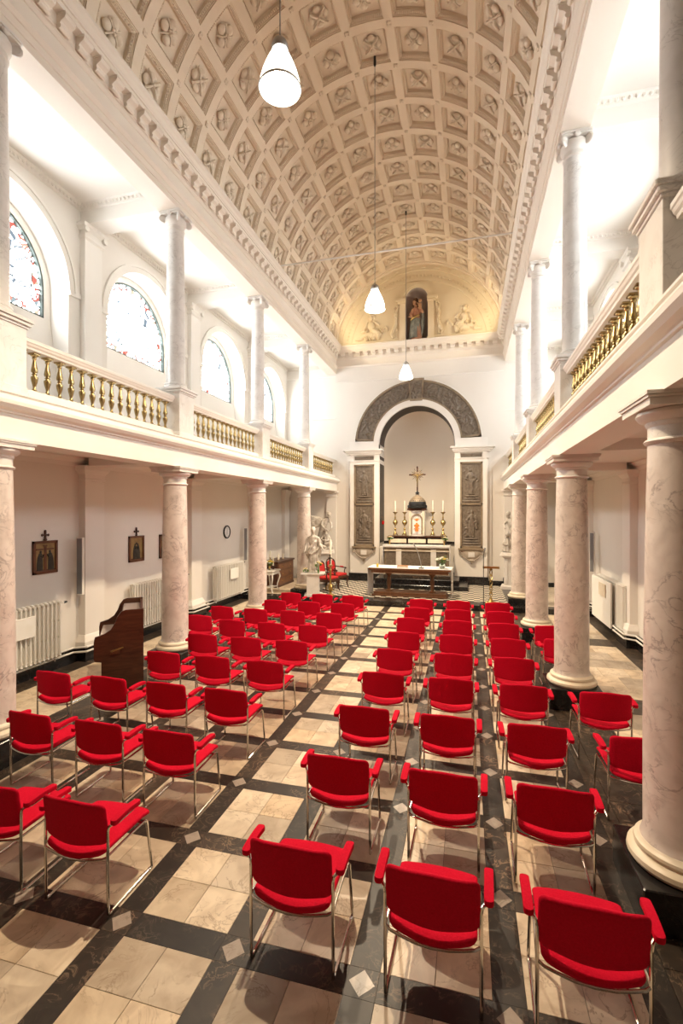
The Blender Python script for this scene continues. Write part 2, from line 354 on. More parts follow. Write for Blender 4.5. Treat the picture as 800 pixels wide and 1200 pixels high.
for sd, nm in SIDES:
    fn = lambda u, v, w, sd=sd: (XC + sd * (AISLE + w), u, v)
    w = MB()
    w.box(*sorted((XC + sd * AISLE, XC + sd * (AISLE + .4))), -3, D + .3, 0, Z_GF)
    ys = [-3, .52] + [c for c in COLY[1:]] + [D + .3]
    cents = [None, None] + BAYY
    for y0, y1, c in zip(ys, ys[1:], cents):
        if c is None: w.add([fn(y0, Z_GF, 0), fn(y1, Z_GF, 0), fn(y1, Z_GC + .3, 0), fn(y0, Z_GC + .3, 0)], [(0, 1, 2, 3)])
        else: arch_wall(w, fn, y0, y1, Z_GF, Z_GC + .3, c, 1.33, 7.0, 4.9, .42)
        if c:
            # back of the niche around the glazing
            arc = [(c + 1.18 * cos(pi * i / 24), 7.0 + 1.18 * sin(pi * i / 24)) for i in range(25)]; arc2 = [(c + 1.36 * cos(pi * i / 24), 7.0 + 1.36 * sin(pi * i / 24)) for i in range(25)]
            inn = [(c + 1.18, 6.48)] + arc + [(c - 1.18, 6.48)]; outr = [(c + 1.36, 6.48)] + arc2 + [(c - 1.36, 6.48)]
            for i in range(len(inn) - 1): w.add([fn(*inn[i], .42), fn(*inn[i + 1], .42), fn(*outr[i + 1], .42), fn(*outr[i], .42)], [(0, 1, 2, 3)])
            w.add([fn(c - 1.36, 4.9, .2), fn(c + 1.36, 4.9, .2), fn(c + 1.36, 6.48, .42), fn(c - 1.36, 6.48, .42)], [(0, 1, 2, 3)])
            for i in range(len(inn) - 1): w.add([fn(*inn[i], .42), fn(*inn[i + 1], .42), fn(*inn[i + 1], .5), fn(*inn[i], .5)], [(0, 1, 2, 3)])
    # outer skin so that no sky leaks in
    w.box(*sorted((XC + sd * (AISLE + .56), XC + sd * (AISLE + .7))), -3, D + .3, Z_GF, Z_GC + .3)
    wall = struct(w.build('wall_' + nm, 'wall'))
    for c in cents[2:]:
        wn += 1
        win = struct(MB().box(*sorted((XC + sd * (AISLE + .50), XC + sd * (AISLE + .53))), c - 1.22, c + 1.22, 6.44, 8.22).build('window_%d' % wn, 'lead'))
        ctr = (XC + sd * (AISLE + .49), c, 7.0)
        def pane(r, zb, nm2, mt, off):
            pts = [(0, r * cos(pi * i / 24), r * sin(pi * i / 24)) for i in range(25)]; pts = [(0, r, zb)] + pts + [(0, -r, zb)]
            o = MB().add(pts if sd < 0 else pts[::-1], [tuple(range(len(pts)))]).build(nm2, mt, win, (ctr[0] - sd * off, c, 7.0), fix=False); return o
        pane(1.16, -.5, 'border_glass', 'borderpane', 0)
        pane(1.00, -.36, 'pane', 'pane', .006)
        fr = MB(); f3 = lambda u, v, ww, sd=sd: (XC + sd * (AISLE + .42 + ww), u, v)
        ring_band(fr, f3, c, 7.0, 1.15, 1.185, -.0, .07)
        for y0, y1 in ((c + 1.15, c + 1.185), (c - 1.185, c - 1.15)): fr.box(*sorted((XC + sd * (AISLE + .42), XC + sd * (AISLE + .49))), y0, y1, 6.48, 7.0)
        fr.box(*sorted((XC + sd * (AISLE + .42), XC + sd * (AISLE + .49))), c - 1.185, c + 1.185, 6.48, 6.505)
        fr.build('window_frame', 'lead', win)
        lb = MB()
        for yy in (c - .98, c - .33, c + .33, c + .98):
            top = sqrt(max(0, 1.15 ** 2 - (yy - c) ** 2)) + 7.0
            lb.box(*sorted((XC + sd * (AISLE + .475), XC + sd * (AISLE + .483))), yy - .006, yy + .006, 6.5, top)
        for zz in (6.64, 7.0, 7.45):
            hw = 1.15 if zz <= 7 else sqrt(1.15 ** 2 - (zz - 7) ** 2)
            lb.box(*sorted((XC + sd * (AISLE + .475), XC + sd * (AISLE + .483))), c - hw, c + hw, zz - .005, zz + .005)
        lb.build('lead_bar', 'lead', win)
        mo = MB(); f4 = lambda u, v, ww, sd=sd: (XC + sd * (AISLE - ww), u, v)
        ring_band(mo, f4, c, 7.0, 1.33, 1.45, 0, .03); ring_band(mo, f4, c, 7.0, 1.45, 1.5, 0, .05)
        for s2 in (-1, 1):
            ya, yb = sorted((c + s2 * 1.33, c + s2 * 1.5)); mo.box(*sorted((XC + sd * AISLE, XC + sd * (AISLE - .05))), ya, yb, 6.94, 7.0)
            ya, yb = sorted((c + s2 * 1.5, c + s2 * 1.60)); mo.box(*sorted((XC + sd * AISLE, XC + sd * (AISLE - .04))), ya, yb, 6.95, 7.05)
        mo.build('arch_moulding', 'white', wall)
wb = struct(MB().box(XC - AISLE - .5, XC + AISLE + .5, -3.3, -3, 0, 13).build('wall_back', 'darkwall'))  # out of view; kept dark to cut light bounced onto the chair backs

# end wall with the arched altar recess
fe = lambda u, v, w: (XC + u, D + w, v)
w = MB(); NR, NZ = 1.45, 5.5
out = arch_wall(w, fe, -2.9, 2.9, 0, 9.3, 0, NR, NZ, .0, .90, 32)
w.box(XC - AISLE - .4, XC - 2.9, D, D + .3, 0, 9.3); w.box(XC + 2.9, XC + AISLE + .4, D, D + .3, 0, 9.3)
# apse: shallow curved back and half dome
def apse_pt(a, v):
    return (XC + NR * cos(a), D + .90 + .55 * sin(a), v)
ns = 28
rows = [[apse_pt(pi * i / ns, v) for i in range(ns + 1)] for v in (0, NZ)]
for j in range(1, 10):
    b = pi / 2 * j / 9; rows.append([(XC + NR * cos(b) * cos(pi * i / ns), D + .90 + .55 * cos(b) * sin(pi * i / ns), NZ + NR * sin(b)) for i in range(ns + 1)])
w.rings(rows, smooth=True, cap=False, closed=False)
wend = struct(w.build('wall_end', 'wall', fix=False)); wend.data.materials.append(M['apse'])
for p_ in wend.data.polygons:
    if p_.center.y > D + .9: p_.material_index = 1  # recess faces take the wall colour with warm light painted in
# tympanum above the cornice
w = MB(); TZ = ZV + .0
seg = 40; r0 = .43; zs = 11.08
fnT = lambda u, v, ww: (XC + u, D + ww, v)
def tq(*p): w.add([fnT(*x) for x in p], [tuple(range(len(p)))])
arcN = [(r0 * cos(pi * i / 20), zs + r0 * sin(pi * i / 20)) for i in range(21)]
tq((-3.5, 9.0, 0), (-r0, 9.0, 0), (-r0, zs, 0), (-3.5, zs, 0)); tq((r0, 9.0, 0), (3.5, 9.0, 0), (3.5, zs, 0), (r0, zs, 0))
tq((-3.5, zs, 0), (-r0, zs, 0), (-r0, 13, 0), (-3.5, 13, 0)); tq((r0, zs, 0), (3.5, zs, 0), (3.5, 13, 0), (r0, 13, 0))
for a, b in zip(arcN, arcN[1:]): tq((*a, 0), (*b, 0), (b[0], 13, 0), (a[0], 13, 0))
tymp = struct(w.build('wall_end_upper', 'tymp', fix=False))
w = MB()
rws = [[(XC + r0 * cos(pi * i / 20), D + .55 * sin(pi * i / 20) ** .7 if 0 < i < 20 else D, v) for i in range(21)] for v in (9.3, zs)]
for j in range(1, 7):
    b = pi / 2 * j / 6; rws.append([(XC + r0 * cos(b) * cos(pi * i / 20), D + .55 * cos(b) * (sin(pi * i / 20) ** .7 if 0 < i < 20 else 0), zs + r0 * sin(b)) for i in range(21)])
w.rings(rws, smooth=True, cap=False, closed=False); w.build('niche_lining', 'niche', tymp, fix=False)
w = MB().box(XC - r0 - .05, XC + r0 + .05, D - .02, D + .6, 9.2, 9.3).build('niche_floor', 'plaster', tymp)
# outline bands on the tympanum
w = MB(); fT2 = lambda u, v, ww: (XC + u, D - ww, v)
ring_band(w, fT2, 0, ZV, 3.02, 3.25, 0, .05, radians(4), radians(176), 48); ring_band(w, fT2, 0, ZV, 2.62, 2.72, 0, .03, radians(9), radians(171), 48)
w.box(XC - 2.6, XC - .95, D - .03, D, 9.56, 9.60); w.box(XC + .95, XC + 2.6, D - .03, D, 9.56, 9.60)
w.build('arch_moulding', 'tymp', tymp)
w = MB()
for i in range(60):
    a = radians(10 + 160 * i / 59)
    w.blob((XC + 2.82 * cos(a), D - .01, ZV + 2.82 * sin(a)), (.035, .03, .05), 6, 3, rot=Matrix.Rotation(-(a - pi / 2), 3, 'Y'))
for i in range(18):
    a = radians(8 + 164 * i / 17)
    w.blob((XC + 3.13 * cos(a), D - .05, ZV + 3.13 * sin(a)), (.1, .03, .05), 8, 3, rot=Matrix.Rotation(-(a - pi / 2), 3, 'Y'))
stuff(w.build('bead_ornament', 'tymp', tymp))

# black skirtings
for sd, nm in SIDES:
    w = MB(); w.box(*sorted((XC + sd * (AISLE - .06), XC + sd * AISLE)), -3, D, 0, .27)
    for y in COLY: w.box(*sorted((XC + sd * (AISLE - .24), XC + sd * AISLE)), y - .34, y + .34, 0, .27)
    struct(w.build('baseboard_' + nm, 'black'))
w = MB()
for s2 in (-1, 1):
    w.box(*sorted((XC + s2 * 1.43, XC + s2 * 2.64)), D - .26, D - .1, .15, .45); w.box(*sorted((XC + s2 * 2.64, XC + s2 * 4.9)), D - .05, D, .15, .3)
struct(w.build('baseboard_end', 'black'))

# ------------------------------------------------------------------ galleries
balc_prof = [(3.19, 3.68), (3.19, 3.985), (3.165, 3.99), (3.165, 4.01), (3.15, 4.02), (3.10, 4.035), (3.065, 4.075), (3.06, 4.115), (3.085, 4.155), (3.12, 4.18), (3.12, 4.20), (3.10, 4.205), (3.10, 4.225), (AISLE, 4.225), (AISLE, 3.90), (3.62, 3.90), (3.62, 3.68)]
for sd, nm in SIDES:
    g = struct(MB().prism(balc_prof, -3, D, side_fn(sd)).build('ceiling_aisle_' + nm, 'white'))
    b = MB()
    for y in COLY:
        b.prism([(3.62, 3.90), (3.62, 3.74), (AISLE - .2, 3.74), (AISLE - .2, 3.90)], y - .22, y + .22, side_fn(sd))
    b.build('ceiling_beam', 'white', g)
    mo = [(AISLE, 3.9), (AISLE - .12, 3.9), (AISLE - .12, 3.87), (AISLE - .08, 3.83), (AISLE - .04, 3.80), (AISLE - .03, 3.72), (AISLE, 3.72)]
    m2 = [(3.62, 3.9), (3.74, 3.9), (3.72, 3.86), (3.66, 3.82), (3.65, 3.76), (3.62, 3.76)]
    MB().prism(mo, -3, D, side_fn(sd)).prism(m2, -3, D, side_fn(sd)).build('wall_moulding', 'white', g)
    # pilasters of the aisle wall
    for i, y in enumerate(COLY):
        p = struct(bpy.data.objects.new('trim_%d' % (10 + i + (10 if sd > 0 else 0)), None)); COL.objects.link(p)
        def rect_ring(dd, hw, z): return [(XC + sd * AISLE, y - hw, z), (XC + sd * (AISLE - dd), y - hw, z), (XC + sd * (AISLE - dd), y + hw, z), (XC + sd * AISLE, y + hw, z)]
        MB().rings([rect_ring(.22, .33, .27), rect_ring(.22, .33, .36), rect_ring(.16, .27, .48)], smooth=False).build('base', 'white', p)
        MB().rings([rect_ring(.15, .25, .48), rect_ring(.15, .25, 3.46)], smooth=False).build('shaft', 'white', p)
        MB().rings([rect_ring(.15, .25, 3.44), rect_ring(.17, .27, 3.45), rect_ring(.17, .27, 3.49), rect_ring(.155, .255, 3.5), rect_ring(.16, .26, 3.58), rect_ring(.22, .33, 3.66), rect_ring(.23, .34, 3.74)], smooth=False).build('capital', 'white', p)
    p = struct(bpy.data.objects.new('trim_%d' % (70 + (sd > 0)), None)); COL.objects.link(p)
    def er(d0, d1, dep, z): return [(XC + sd * d0, D, z), (XC + sd * d0, D - dep, z), (XC + sd * d1, D - dep, z), (XC + sd * d1, D, z)]
    MB().rings([er(3.20, 3.60, .12, .15), er(3.20, 3.60, .12, 3.46)], smooth=False).build('shaft', 'white', p)
    MB().rings([er(3.20, 3.60, .12, 3.44), er(3.17, 3.63, .15, 3.45), er(3.17, 3.63, .15, 3.49), er(3.19, 3.61, .13, 3.5), er(3.19, 3.61, .13, 3.57), er(3.12, 3.68, .20, 3.62), er(3.12, 3.68, .20, 3.685)], smooth=False).build('capital', 'white', p)
    MB().rings([er(3.16, 3.64, .16, .15), er(3.16, 3.64, .16, .42), er(3.2, 3.6, .12, .46)], smooth=False).build('base', 'black', p)
    p = struct(bpy.data.objects.new('trim_%d' % (72 + (sd > 0)), None)); COL.objects.link(p)
    def cr(dep, hw, z): return [(XC + sd * AISLE, 18.15 - hw, z), (XC + sd * (AISLE - dep), 18.15 - hw, z), (XC + sd * (AISLE - dep), 18.15 + hw, z), (XC + sd * AISLE, 18.15 + hw, z)]
    MB().rings([cr(.18, .28, .15), cr(.18, .28, .42), cr(.15, .25, .5)], smooth=False).build('base', 'white', p); MB().rings([cr(.15, .25, .48), cr(.15, .25, 3.5)], smooth=False).build('shaft', 'white', p)
    MB().rings([cr(.17, .27, 3.46), cr(.17, .27, 3.52), cr(.2, .3, 3.64), cr(.22, .32, 3.74)], smooth=False).build('capital', 'white', p)
    # gallery ceiling, cross beams, wall pilasters
    gc = struct(MB().box(*sorted((XC + sd * 3.6, XC + sd * (AISLE + .1))), -3, D, Z_GC, Z_GC + .15).build('ceiling_gallery_' + nm, 'white'))
    b = MB()
    for y in COLY: b.prism([(3.60, Z_GC), (3.60, 8.42), (AISLE, 8.42), (AISLE, Z_GC)], y - .2, y + .2, side_fn(sd))
    b.build('ceiling_beam', 'white', gc)
    b = MB(); bd_ = MB()
    edges = [-3] + COLY + [D]
    for y0, y1 in zip(edges, edges[1:]):
        y0 += .2 if y0 > -3 else 0; y1 -= .2 if y1 < D else 0
        c_in = [(0, 0), (.10, 0), (.085, -.03), (.05, -.05), (.035, -.09), (0, -.1)]
        b.prism([(AISLE - p, Z_GC + q) for p, q in c_in], y0, y1, side_fn(sd)); b.prism([(3.62 + p, Z_GC + q) for p, q in c_in], y0, y1, side_fn(sd))
        b.prism([(y0 + p, Z_GC + q) for p, q in c_in], 3.62, AISLE, lambda p, q, t, sd=sd: (XC + sd * t, p, q)); b.prism([(y1 - p, Z_GC + q) for p, q in c_in], 3.62, AISLE, lambda p, q, t, sd=sd: (XC + sd * t, p, q))
        n = int((y1 - y0) / .085)
        for i in range(n):
            yy = y0 + .06 + i * (y1 - y0 - .1) / n
            for dd in (AISLE - .065, 3.685): bd_.blob((XC + sd * dd, yy, Z_GC - .05), (.026, .03, .034), 6, 3)
        for i in range(19):
            for yy in (y0 + .065, y1 - .065): bd_.blob((XC + sd * (3.7 + i * .087), yy, Z_GC - .05), (.03, .026, .034), 6, 3)
    b.build('cove_moulding', 'white', gc); stuff(bd_.build('bead_ornament', 'white', gc))
    for i, y in enumerate(COLY[1:]):
        p = struct(bpy.data.objects.new('trim_%d' % (30 + i + (10 if sd > 0 else 0)), None)); COL.objects.link(p)
        def rr(dd, hw, z): return [(XC + sd * AISLE, y - hw, z), (XC + sd * (AISLE - dd), y - hw, z), (XC + sd * (AISLE - dd), y + hw, z), (XC + sd * AISLE, y + hw, z)]
        MB().rings([rr(.12, .22, 4.22), rr(.12, .22, 8.15)], smooth=False).build('shaft', 'white', p)
        MB().rings([rr(.12, .22, 8.13), rr(.16, .26, 8.16), rr(.16, .26, 8.2), rr(.13, .23, 8.21), rr(.14, .24, 8.3), rr(.2, .31, 8.36), rr(.2, .31, 8.42)], smooth=False).build('capital', 'white', p)
        sc = MB()
        for s2 in (-1, 1): sc.lathe([(.0, -.03), (.055, -.03), (.06, 0), (.055, .03), (0, .03)], 12, mat=Matrix.Translation((XC + sd * (AISLE - .17), y + s2 * .24, 8.3)) @ Matrix.Rotation(pi / 2, 4, 'Y'))
        sc.build('volute', 'white', p)
    b = MB()
    for y0, y1, c in zip(COLY[1:], COLY[2:] + [D], BAYY):
        for ya, yb in ((y0 + .22, c - 1.6), (c + 1.6, y1 - .22)):
            if yb > ya: b.box(*sorted((XC + sd * (AISLE - .03), XC + sd * AISLE)), ya, yb, 7.0, 7.06)
    if b.v: b.build('string_course', 'white', gc)
    for zz in (6.6, 8.3): MB().box(*sorted((XC + sd * 3.25, XC + sd * AISLE)), D - .03, D, zz, zz + .035).build('string_course', 'white', gc)

# ------------------------------------------------------------------ main entablature with modillions
ent = [(3.22, 8.42), (3.22, 8.52), (3.205, 8.525), (3.205, 8.63), (3.19, 8.635), (3.17, 8.66), (3.15, 8.68), (3.15, 8.70), (3.215, 8.705), (3.215, 8.95), (3.20, 8.955), (3.17, 8.99), (3.15, 9.0), (3.15, 9.03), (3.14, 9.04), (3.14, 9.185), (3.02, 9.19), (3.02, 9.26), (3.0, 9.265), (3.0, 9.29), (2.985, 9.31), (2.965, 9.36), (2.93, 9.40), (2.93, 9.44), (3.3, 9.46)]
ent_c = ent + [(3.62, 9.46), (3.62, 8.42)]
mod_me = MB()
mp = [(0, 0), (0, -.14), (.012, -.155), (.035, -.16), (.055, -.145), (.058, -.125), (.045, -.105), (.06, -.085), (.09, -.07), (.115, -.06), (.125, -.035), (.125, 0)]
mod_me.prism([(p * 1.12, q * 1.18) for p, q in mp], -.082, .082, lambda p, q, t: (p, t, q)).box(0, .148, -.09, .09, -.014, 0)
mod_me = mod_me.mesh('modillion'); mod_me.materials.append(M['plaster'])
for k, (sd, nm) in enumerate(SIDES):
    e = struct(MB().prism(ent_c, -3, D, side_fn(sd)).build('trim_%d' % (k + 1), 'plaster'))
    y = -2.0
    while y < D - .5:
        y += .304
        if y > 3.0: inst('modillion', mod_me, e, (XC + sd * 3.14, y, 9.186), (0, 0, 0 if sd < 0 else pi))
e = struct(MB().prism([(p, q) for p, q in ent[4:]] + [(3.5, 9.46), (3.5, 8.635)], XC - 3.2, XC + 3.2, lambda p, q, t: (t, D - (3.22 - p), q)).build('trim_3', 'plaster'))
MB().box(XC - 3.2, XC + 3.2, D - .035, D, 8.06, 8.1).build('string_course', 'white', e)
for i in range(20): inst('modillion', mod_me, e, (XC - 2.9 + i * .304, D - .08, 9.186), (0, 0, -pi / 2))

# ------------------------------------------------------------------ coffered vault
TH = radians(15); PYC = .9125; HA = .338; HY = .365
cy0 = 8.72
lat = MB()
def vp(a, y, r=RV): return (XC + r * cos(a), y, ZV + r * sin(a))
ha = HA / RV
def strip(a0, a1, y0, y1, n):
    for i in range(n):
        b0, b1 = a0 + (a1 - a0) * i / n, a0 + (a1 - a0) * (i + 1) / n
        lat.add([vp(b0, y0), vp(b1, y0), vp(b1, y1), vp(b0, y1)], [(0, 1, 2, 3)], True)
ks = list(range(-6, 11)); yA, yB = cy0 + PYC * (ks[0] - .5), cy0 + PYC * (ks[-1] + .5)
strip(0, pi, -3, yA, 48); strip(0, pi, yB, D, 48)
for k in ks:
    yc = cy0 + PYC * k; y0, y1 = yc - PYC / 2, yc + PYC / 2
    strip(0, pi, y0, yc - HY, 55); strip(0, pi, yc + HY, y1, 55)
    strip(0, TH - ha, yc - HY, yc + HY, 3); strip(pi - TH + ha, pi, yc - HY, yc + HY, 3)
    for j in range(1, 11): strip(TH * j + ha, TH * (j + 1) - ha, yc - HY, yc + HY, 2)
ceil = struct(lat.build('ceiling', 'vault', fix=False))
MB().box(XC - 3.6, XC + 3.6, -3, D + .3, 12.9, 13).build('roof_slab', 'vault', ceil)
for s_ in (-1, 1): MB().box(*sorted((XC + s_ * 3.6, XC + s_ * 3.7)), -3, D + .3, 8.9, 13).build('roof_slab', 'vault', ceil)
# band mouldings at the end of the vault
b = MB()
for yy, rr_, ww in ((D - .17, .05, .05), (D - .06, .04, .04)):
    b.rings([[vp(pi * i / 60, yy - ww), vp(pi * i / 60, yy - ww, RV - rr_), vp(pi * i / 60, yy + ww, RV - rr_), vp(pi * i / 60, yy + ww)] for i in range(61)], smooth=True)
b.build('vault_moulding', 'vault', ceil)
def cof():
    """recessed coffer: local x along the curve, y along the nave, z outward from the vault surface"""
    m = MB()
    def P(x, y, z): a = x / RV; r = RV + z; return (r * sin(a), y, r * cos(a) - RV)
    def ring(ix, iy, z):
        X, Y = HA - ix, HY - iy; pts = []
        for i in range(5): pts.append(P(-X + 2 * X * i / 4, -Y, z))
        for i in range(1, 2): pts.append(P(X, Y, z))
        for i in range(1, 5): pts.append(P(X - 2 * X * i / 4, Y, z))
        return pts
    lv = [(0, 0, 0), (0, 0, .022), (.012, .012, .022), (.018, .018, .04), (.062, .062, .062), (.062, .062, .125), (.07, .07, .128)]
    rs = [ring(*l) for l in lv]; n = len(rs[0])
    m.rings(rs, smooth=False, cap=False); m.add(rs[-1], [tuple(range(n))])
    for s_ in (-1, 1):
        for i in range(15):
            t = -.27 + .54 * i / 14
            for (x, y) in ((t, s_ * (HY - .04)), (s_ * (HA - .04), t * 1.07)):
                c = Vector(P(x, y, .054)); e = .0185
                m.add([c + Vector(q) for q in ((-e, -e, 0), (e, -e, 0), (e, e, 0), (-e, e, 0), (0, 0, -.036))], [(0, 1, 4), (1, 2, 4), (2, 3, 4), (3, 0, 4)])
    me = m.mesh('coffer'); me.materials.append(M['vault']); return me
def petal(m, ang, L, Wd, z0, bend, cup=1, thick=.012):
    """leaf shaped petal growing from the centre; cup>0 bulges towards the viewer (-z)"""
    rows = []
    for i in range(7):
        t = i / 6; wv = Wd * sin(pi * min(1, .16 + t * .80)) ** .7; row = []
        for j in range(5):
            s_ = (j - 2) / 2
            z = z0 - bend * sin(pi * t * .85) - cup * .04 * (1 - s_ * s_) * (1 - .4 * t)
            x, y = L * (.12 + t), wv * s_
            row.append((x * cos(ang) - y * sin(ang), x * sin(ang) + y * cos(ang), z))
        rows.append(row)
    m.rings(rows, smooth=True, cap=False, closed=False)
    back = [[(p[0] * .96, p[1] * .96, p[2] + thick) for p in r] for r in rows]; m.rings(back, smooth=True, cap=False, closed=False)
    edge = [r[0] for r in rows] + [rows[-1][j] for j in range(1, 5)] + [r[-1] for r in rows[::-1][1:]]
    m.rings([edge, [(p[0] * .9, p[1] * .9, z0 + .02) for p in edge]], smooth=True, cap=False)
def lobes(m, off, ra_, rt, rz_, z, a0=0.):
    for k in range(4):
        a = a0 + k * pi / 2; m.blob((off * cos(a), off * sin(a), z), (ra_, rt, rz_), 12, 6, rot=Matrix.Rotation(a, 3, 'Z'))
def rosA():
    """four plump petals round a knot of buds"""
    m = MB(); m.lathe([(.05, .125), (.05, .09), (.0, .08)], 10)
    lobes(m, .122, .080, .080, .052, .066)
    for k in range(4): a = pi / 4 + k * pi / 2; m.tube([(.03 * cos(a), .03 * sin(a), .03), (.13 * cos(a), .13 * sin(a), .045), (.17 * cos(a), .17 * sin(a), .07)], [.012, .013, .016], 6)
    lobes(m, .034, .026, .024, .026, .022)
    m.sharp = 80; me = m.mesh('rosette'); me.materials.append(M['rosette']); return me
def rosB():
    """broad cupped petals under a raised cross of stems ending in curled tips"""
    m = MB(); m.lathe([(.06, .125), (.10, .105), (.16, .085), (.175, .07), (.16, .075), (.05, .095), (0, .098)], 20, cap=False)
    lobes(m, .138, .060, .085, .040, .080)
    for k in range(4):
        a = pi / 4 + k * pi / 2; m.tube([(0, 0, .05), (.08 * cos(a), .08 * sin(a), .025), (.16 * cos(a), .16 * sin(a), .03), (.20 * cos(a), .20 * sin(a), .055)], [.02, .022, .022, .014], 6)
        m.blob((.195 * cos(a), .195 * sin(a), .045), (.026, .026, .022), 7, 4)
    m.blob((0, 0, .03), (.035, .035, .03), 8, 4)
    m.sharp = 80; me = m.mesh('rosette'); me.materials.append(M['rosette']); return me
cof_me, ra, rb = cof(), rosA(), rosB()
m = MB()
for k in range(4): petal(m, k * pi / 2 + pi / 4, .05, .03, -.002, .01, .5)
m.blob((0, 0, -.012), (.02, .02, .018), 6, 4); boss_me = m.mesh('rib_boss'); boss_me.materials.append(M['rosette'])
for ki, k in enumerate(ks):
    yc = cy0 + PYC * k
    for j in range(1, 12):
        a = TH * j; rot = (0, pi / 2 - a, 0)
        c = inst('coffer', cof_me, ceil, vp(a, yc), rot)
        inst('rosette', ra if (j + k) % 2 == 0 else rb, c, (0, 0, .012), (0, 0, 0))
        if yc > 4: inst('rib_boss', boss_me, ceil, vp(a - TH / 2, yc - PYC / 2, RV - .002), (0, pi / 2 - a + TH / 2, 0))

# ------------------------------------------------------------------ columns
def lower_column(sd, y, label):
    t = thing('marble_column', label, 'column', (XC + sd * 3.41, y, 0), 0, 'lower nave columns')
    MB().cbox(-.355, .355, -.355, .355, 0, .30, .008).build('plinth', 'black', t)
    MB().lathe([(.27, .30), (.325, .305), (.345, .335), (.34, .365), (.315, .385), (.295, .39), (.29, .405), (.30, .415), (.295, .435), (.275, .445), (.262, .46)], 40).build('base', 'cream', t)
    MB().lathe([(.262, .455), (.248, .48), (.238, .52), (.238, 1.3), (.232, 2.0), (.22, 2.8), (.208, 3.34), (.207, 3.36)], 48).build('shaft', 'pink', t)
    MB().lathe([(.207, 3.34), (.225, 3.352), (.235, 3.365), (.225, 3.38), (.207, 3.385), (.207, 3.47), (.215, 3.475), (.222, 3.49), (.222, 3.505), (.24, 3.51), (.27, 3.53), (.285, 3.555), (.28, 3.58), (.26, 3.59)], 40).cbox(-.30, .30, -.30, .30, 3.585, 3.635, .003).cbox(-.315, .315, -.315, .315, 3.635, 3.655, .003).cbox(-.325, .325, -.325, .325, 3.655, 3.683, .003).build('capital', 'capital', t)
    return t
def upper_column(sd, y, label):
    t = thing('gallery_column', label, 'column', (XC + sd * DU[sd], y, 4.225), 0, 'upper gallery columns')
    MB().cbox(-.26, .26, -.255, .255, 0, .09, .01).cbox(-.24, .24, -.235, .235, .09, .80, .004).cbox(-.255, .255, -.25, .25, .80, .83, .006).cbox(-.28, .28, -.275, .275, .83, .87, .01).cbox(-.30, .30, -.29, .29, .87, .91, .008).build('pedestal', 'pale', t)
    MB().lathe([(.18, .905), (.215, .91), (.228, .93), (.224, .95), (.202, .965), (.198, .985), (.206, .995), (.202, 1.015), (.182, 1.025)], 32).build('base', 'pale', t)
    MB().lathe([(.182, 1.02), (.172, 1.06), (.171, 1.8), (.166, 2.6), (.156, 3.4), (.150, 3.86), (.150, 3.87)], 40).build('shaft', 'pale', t)
    c = MB().lathe([(.150, 3.86), (.162, 3.87), (.167, 3.885), (.154, 3.9), (.154, 3.95), (.18, 3.985), (.195, 4.02), (.195, 4.07), (.17, 4.12)], 28)
    c.cbox(-.205, .205, -.205, .205, 4.13, 4.16, .01).cbox(-.22, .22, -.22, .22, 4.155, 4.195, .015)
    c.build('capital', 'capital', t)
    for i in range(4):
        a = pi / 4 + i * pi / 2
        v = MB(); pts = []
        for q in range(20):
            th = q / 19 * 3.6 * pi; r = .062 * (1 - .78 * q / 19)
            pts.append((r * cos(pi / 2 - th) + .0, 0, r * sin(pi / 2 - th)))
        v.tube([(-.16, 0, .055)] + pts, [.022] * 12 + [.016] * 9, 6); v.lathe([(0, -.022), (.045, -.022), (.05, 0), (.045, .022), (0, .022)], 12, mat=Matrix.Rotation(pi / 2, 4, 'X'))
        v.build('volute', 'capital', t, (.225 * cos(a), .225 * sin(a), 4.06)).rotation_euler = (0, 0, a)
    for s2 in range(4):
        MB().blob((0, 0, 0), (.035, .05, .035), 8, 5).build('flower', 'capital', t, (.20 * cos(s2 * pi / 2), .20 * sin(s2 * pi / 2), 4.13)).rotation_euler = (0, 0, s2 * pi / 2)
    return t
ORD = ['first', 'second', 'third', 'fourth', 'fifth', 'sixth', 'seventh', 'eighth', 'ninth']
l0 = u0 = None
for sd, nm in SIDES:
    for i, y in enumerate(reversed(COLS[sd][1:])):
        lb = 'lower pink veined marble column on the %s side of the nave, %s from the altar wall' % (nm, ORD[i])
        ub = 'upper pale marble column on the %s gallery parapet, %s from the altar wall' % (nm, ORD[i])
        if l0 is None: l0, u0 = lower_column(sd, y, lb), upper_column(sd, y, ub)
        else:
            dup(l0, (XC + sd * 3.41, y, 0), i * .0, lb); dup(u0, (XC + sd * DU[sd], y, 4.225), 0, ub)
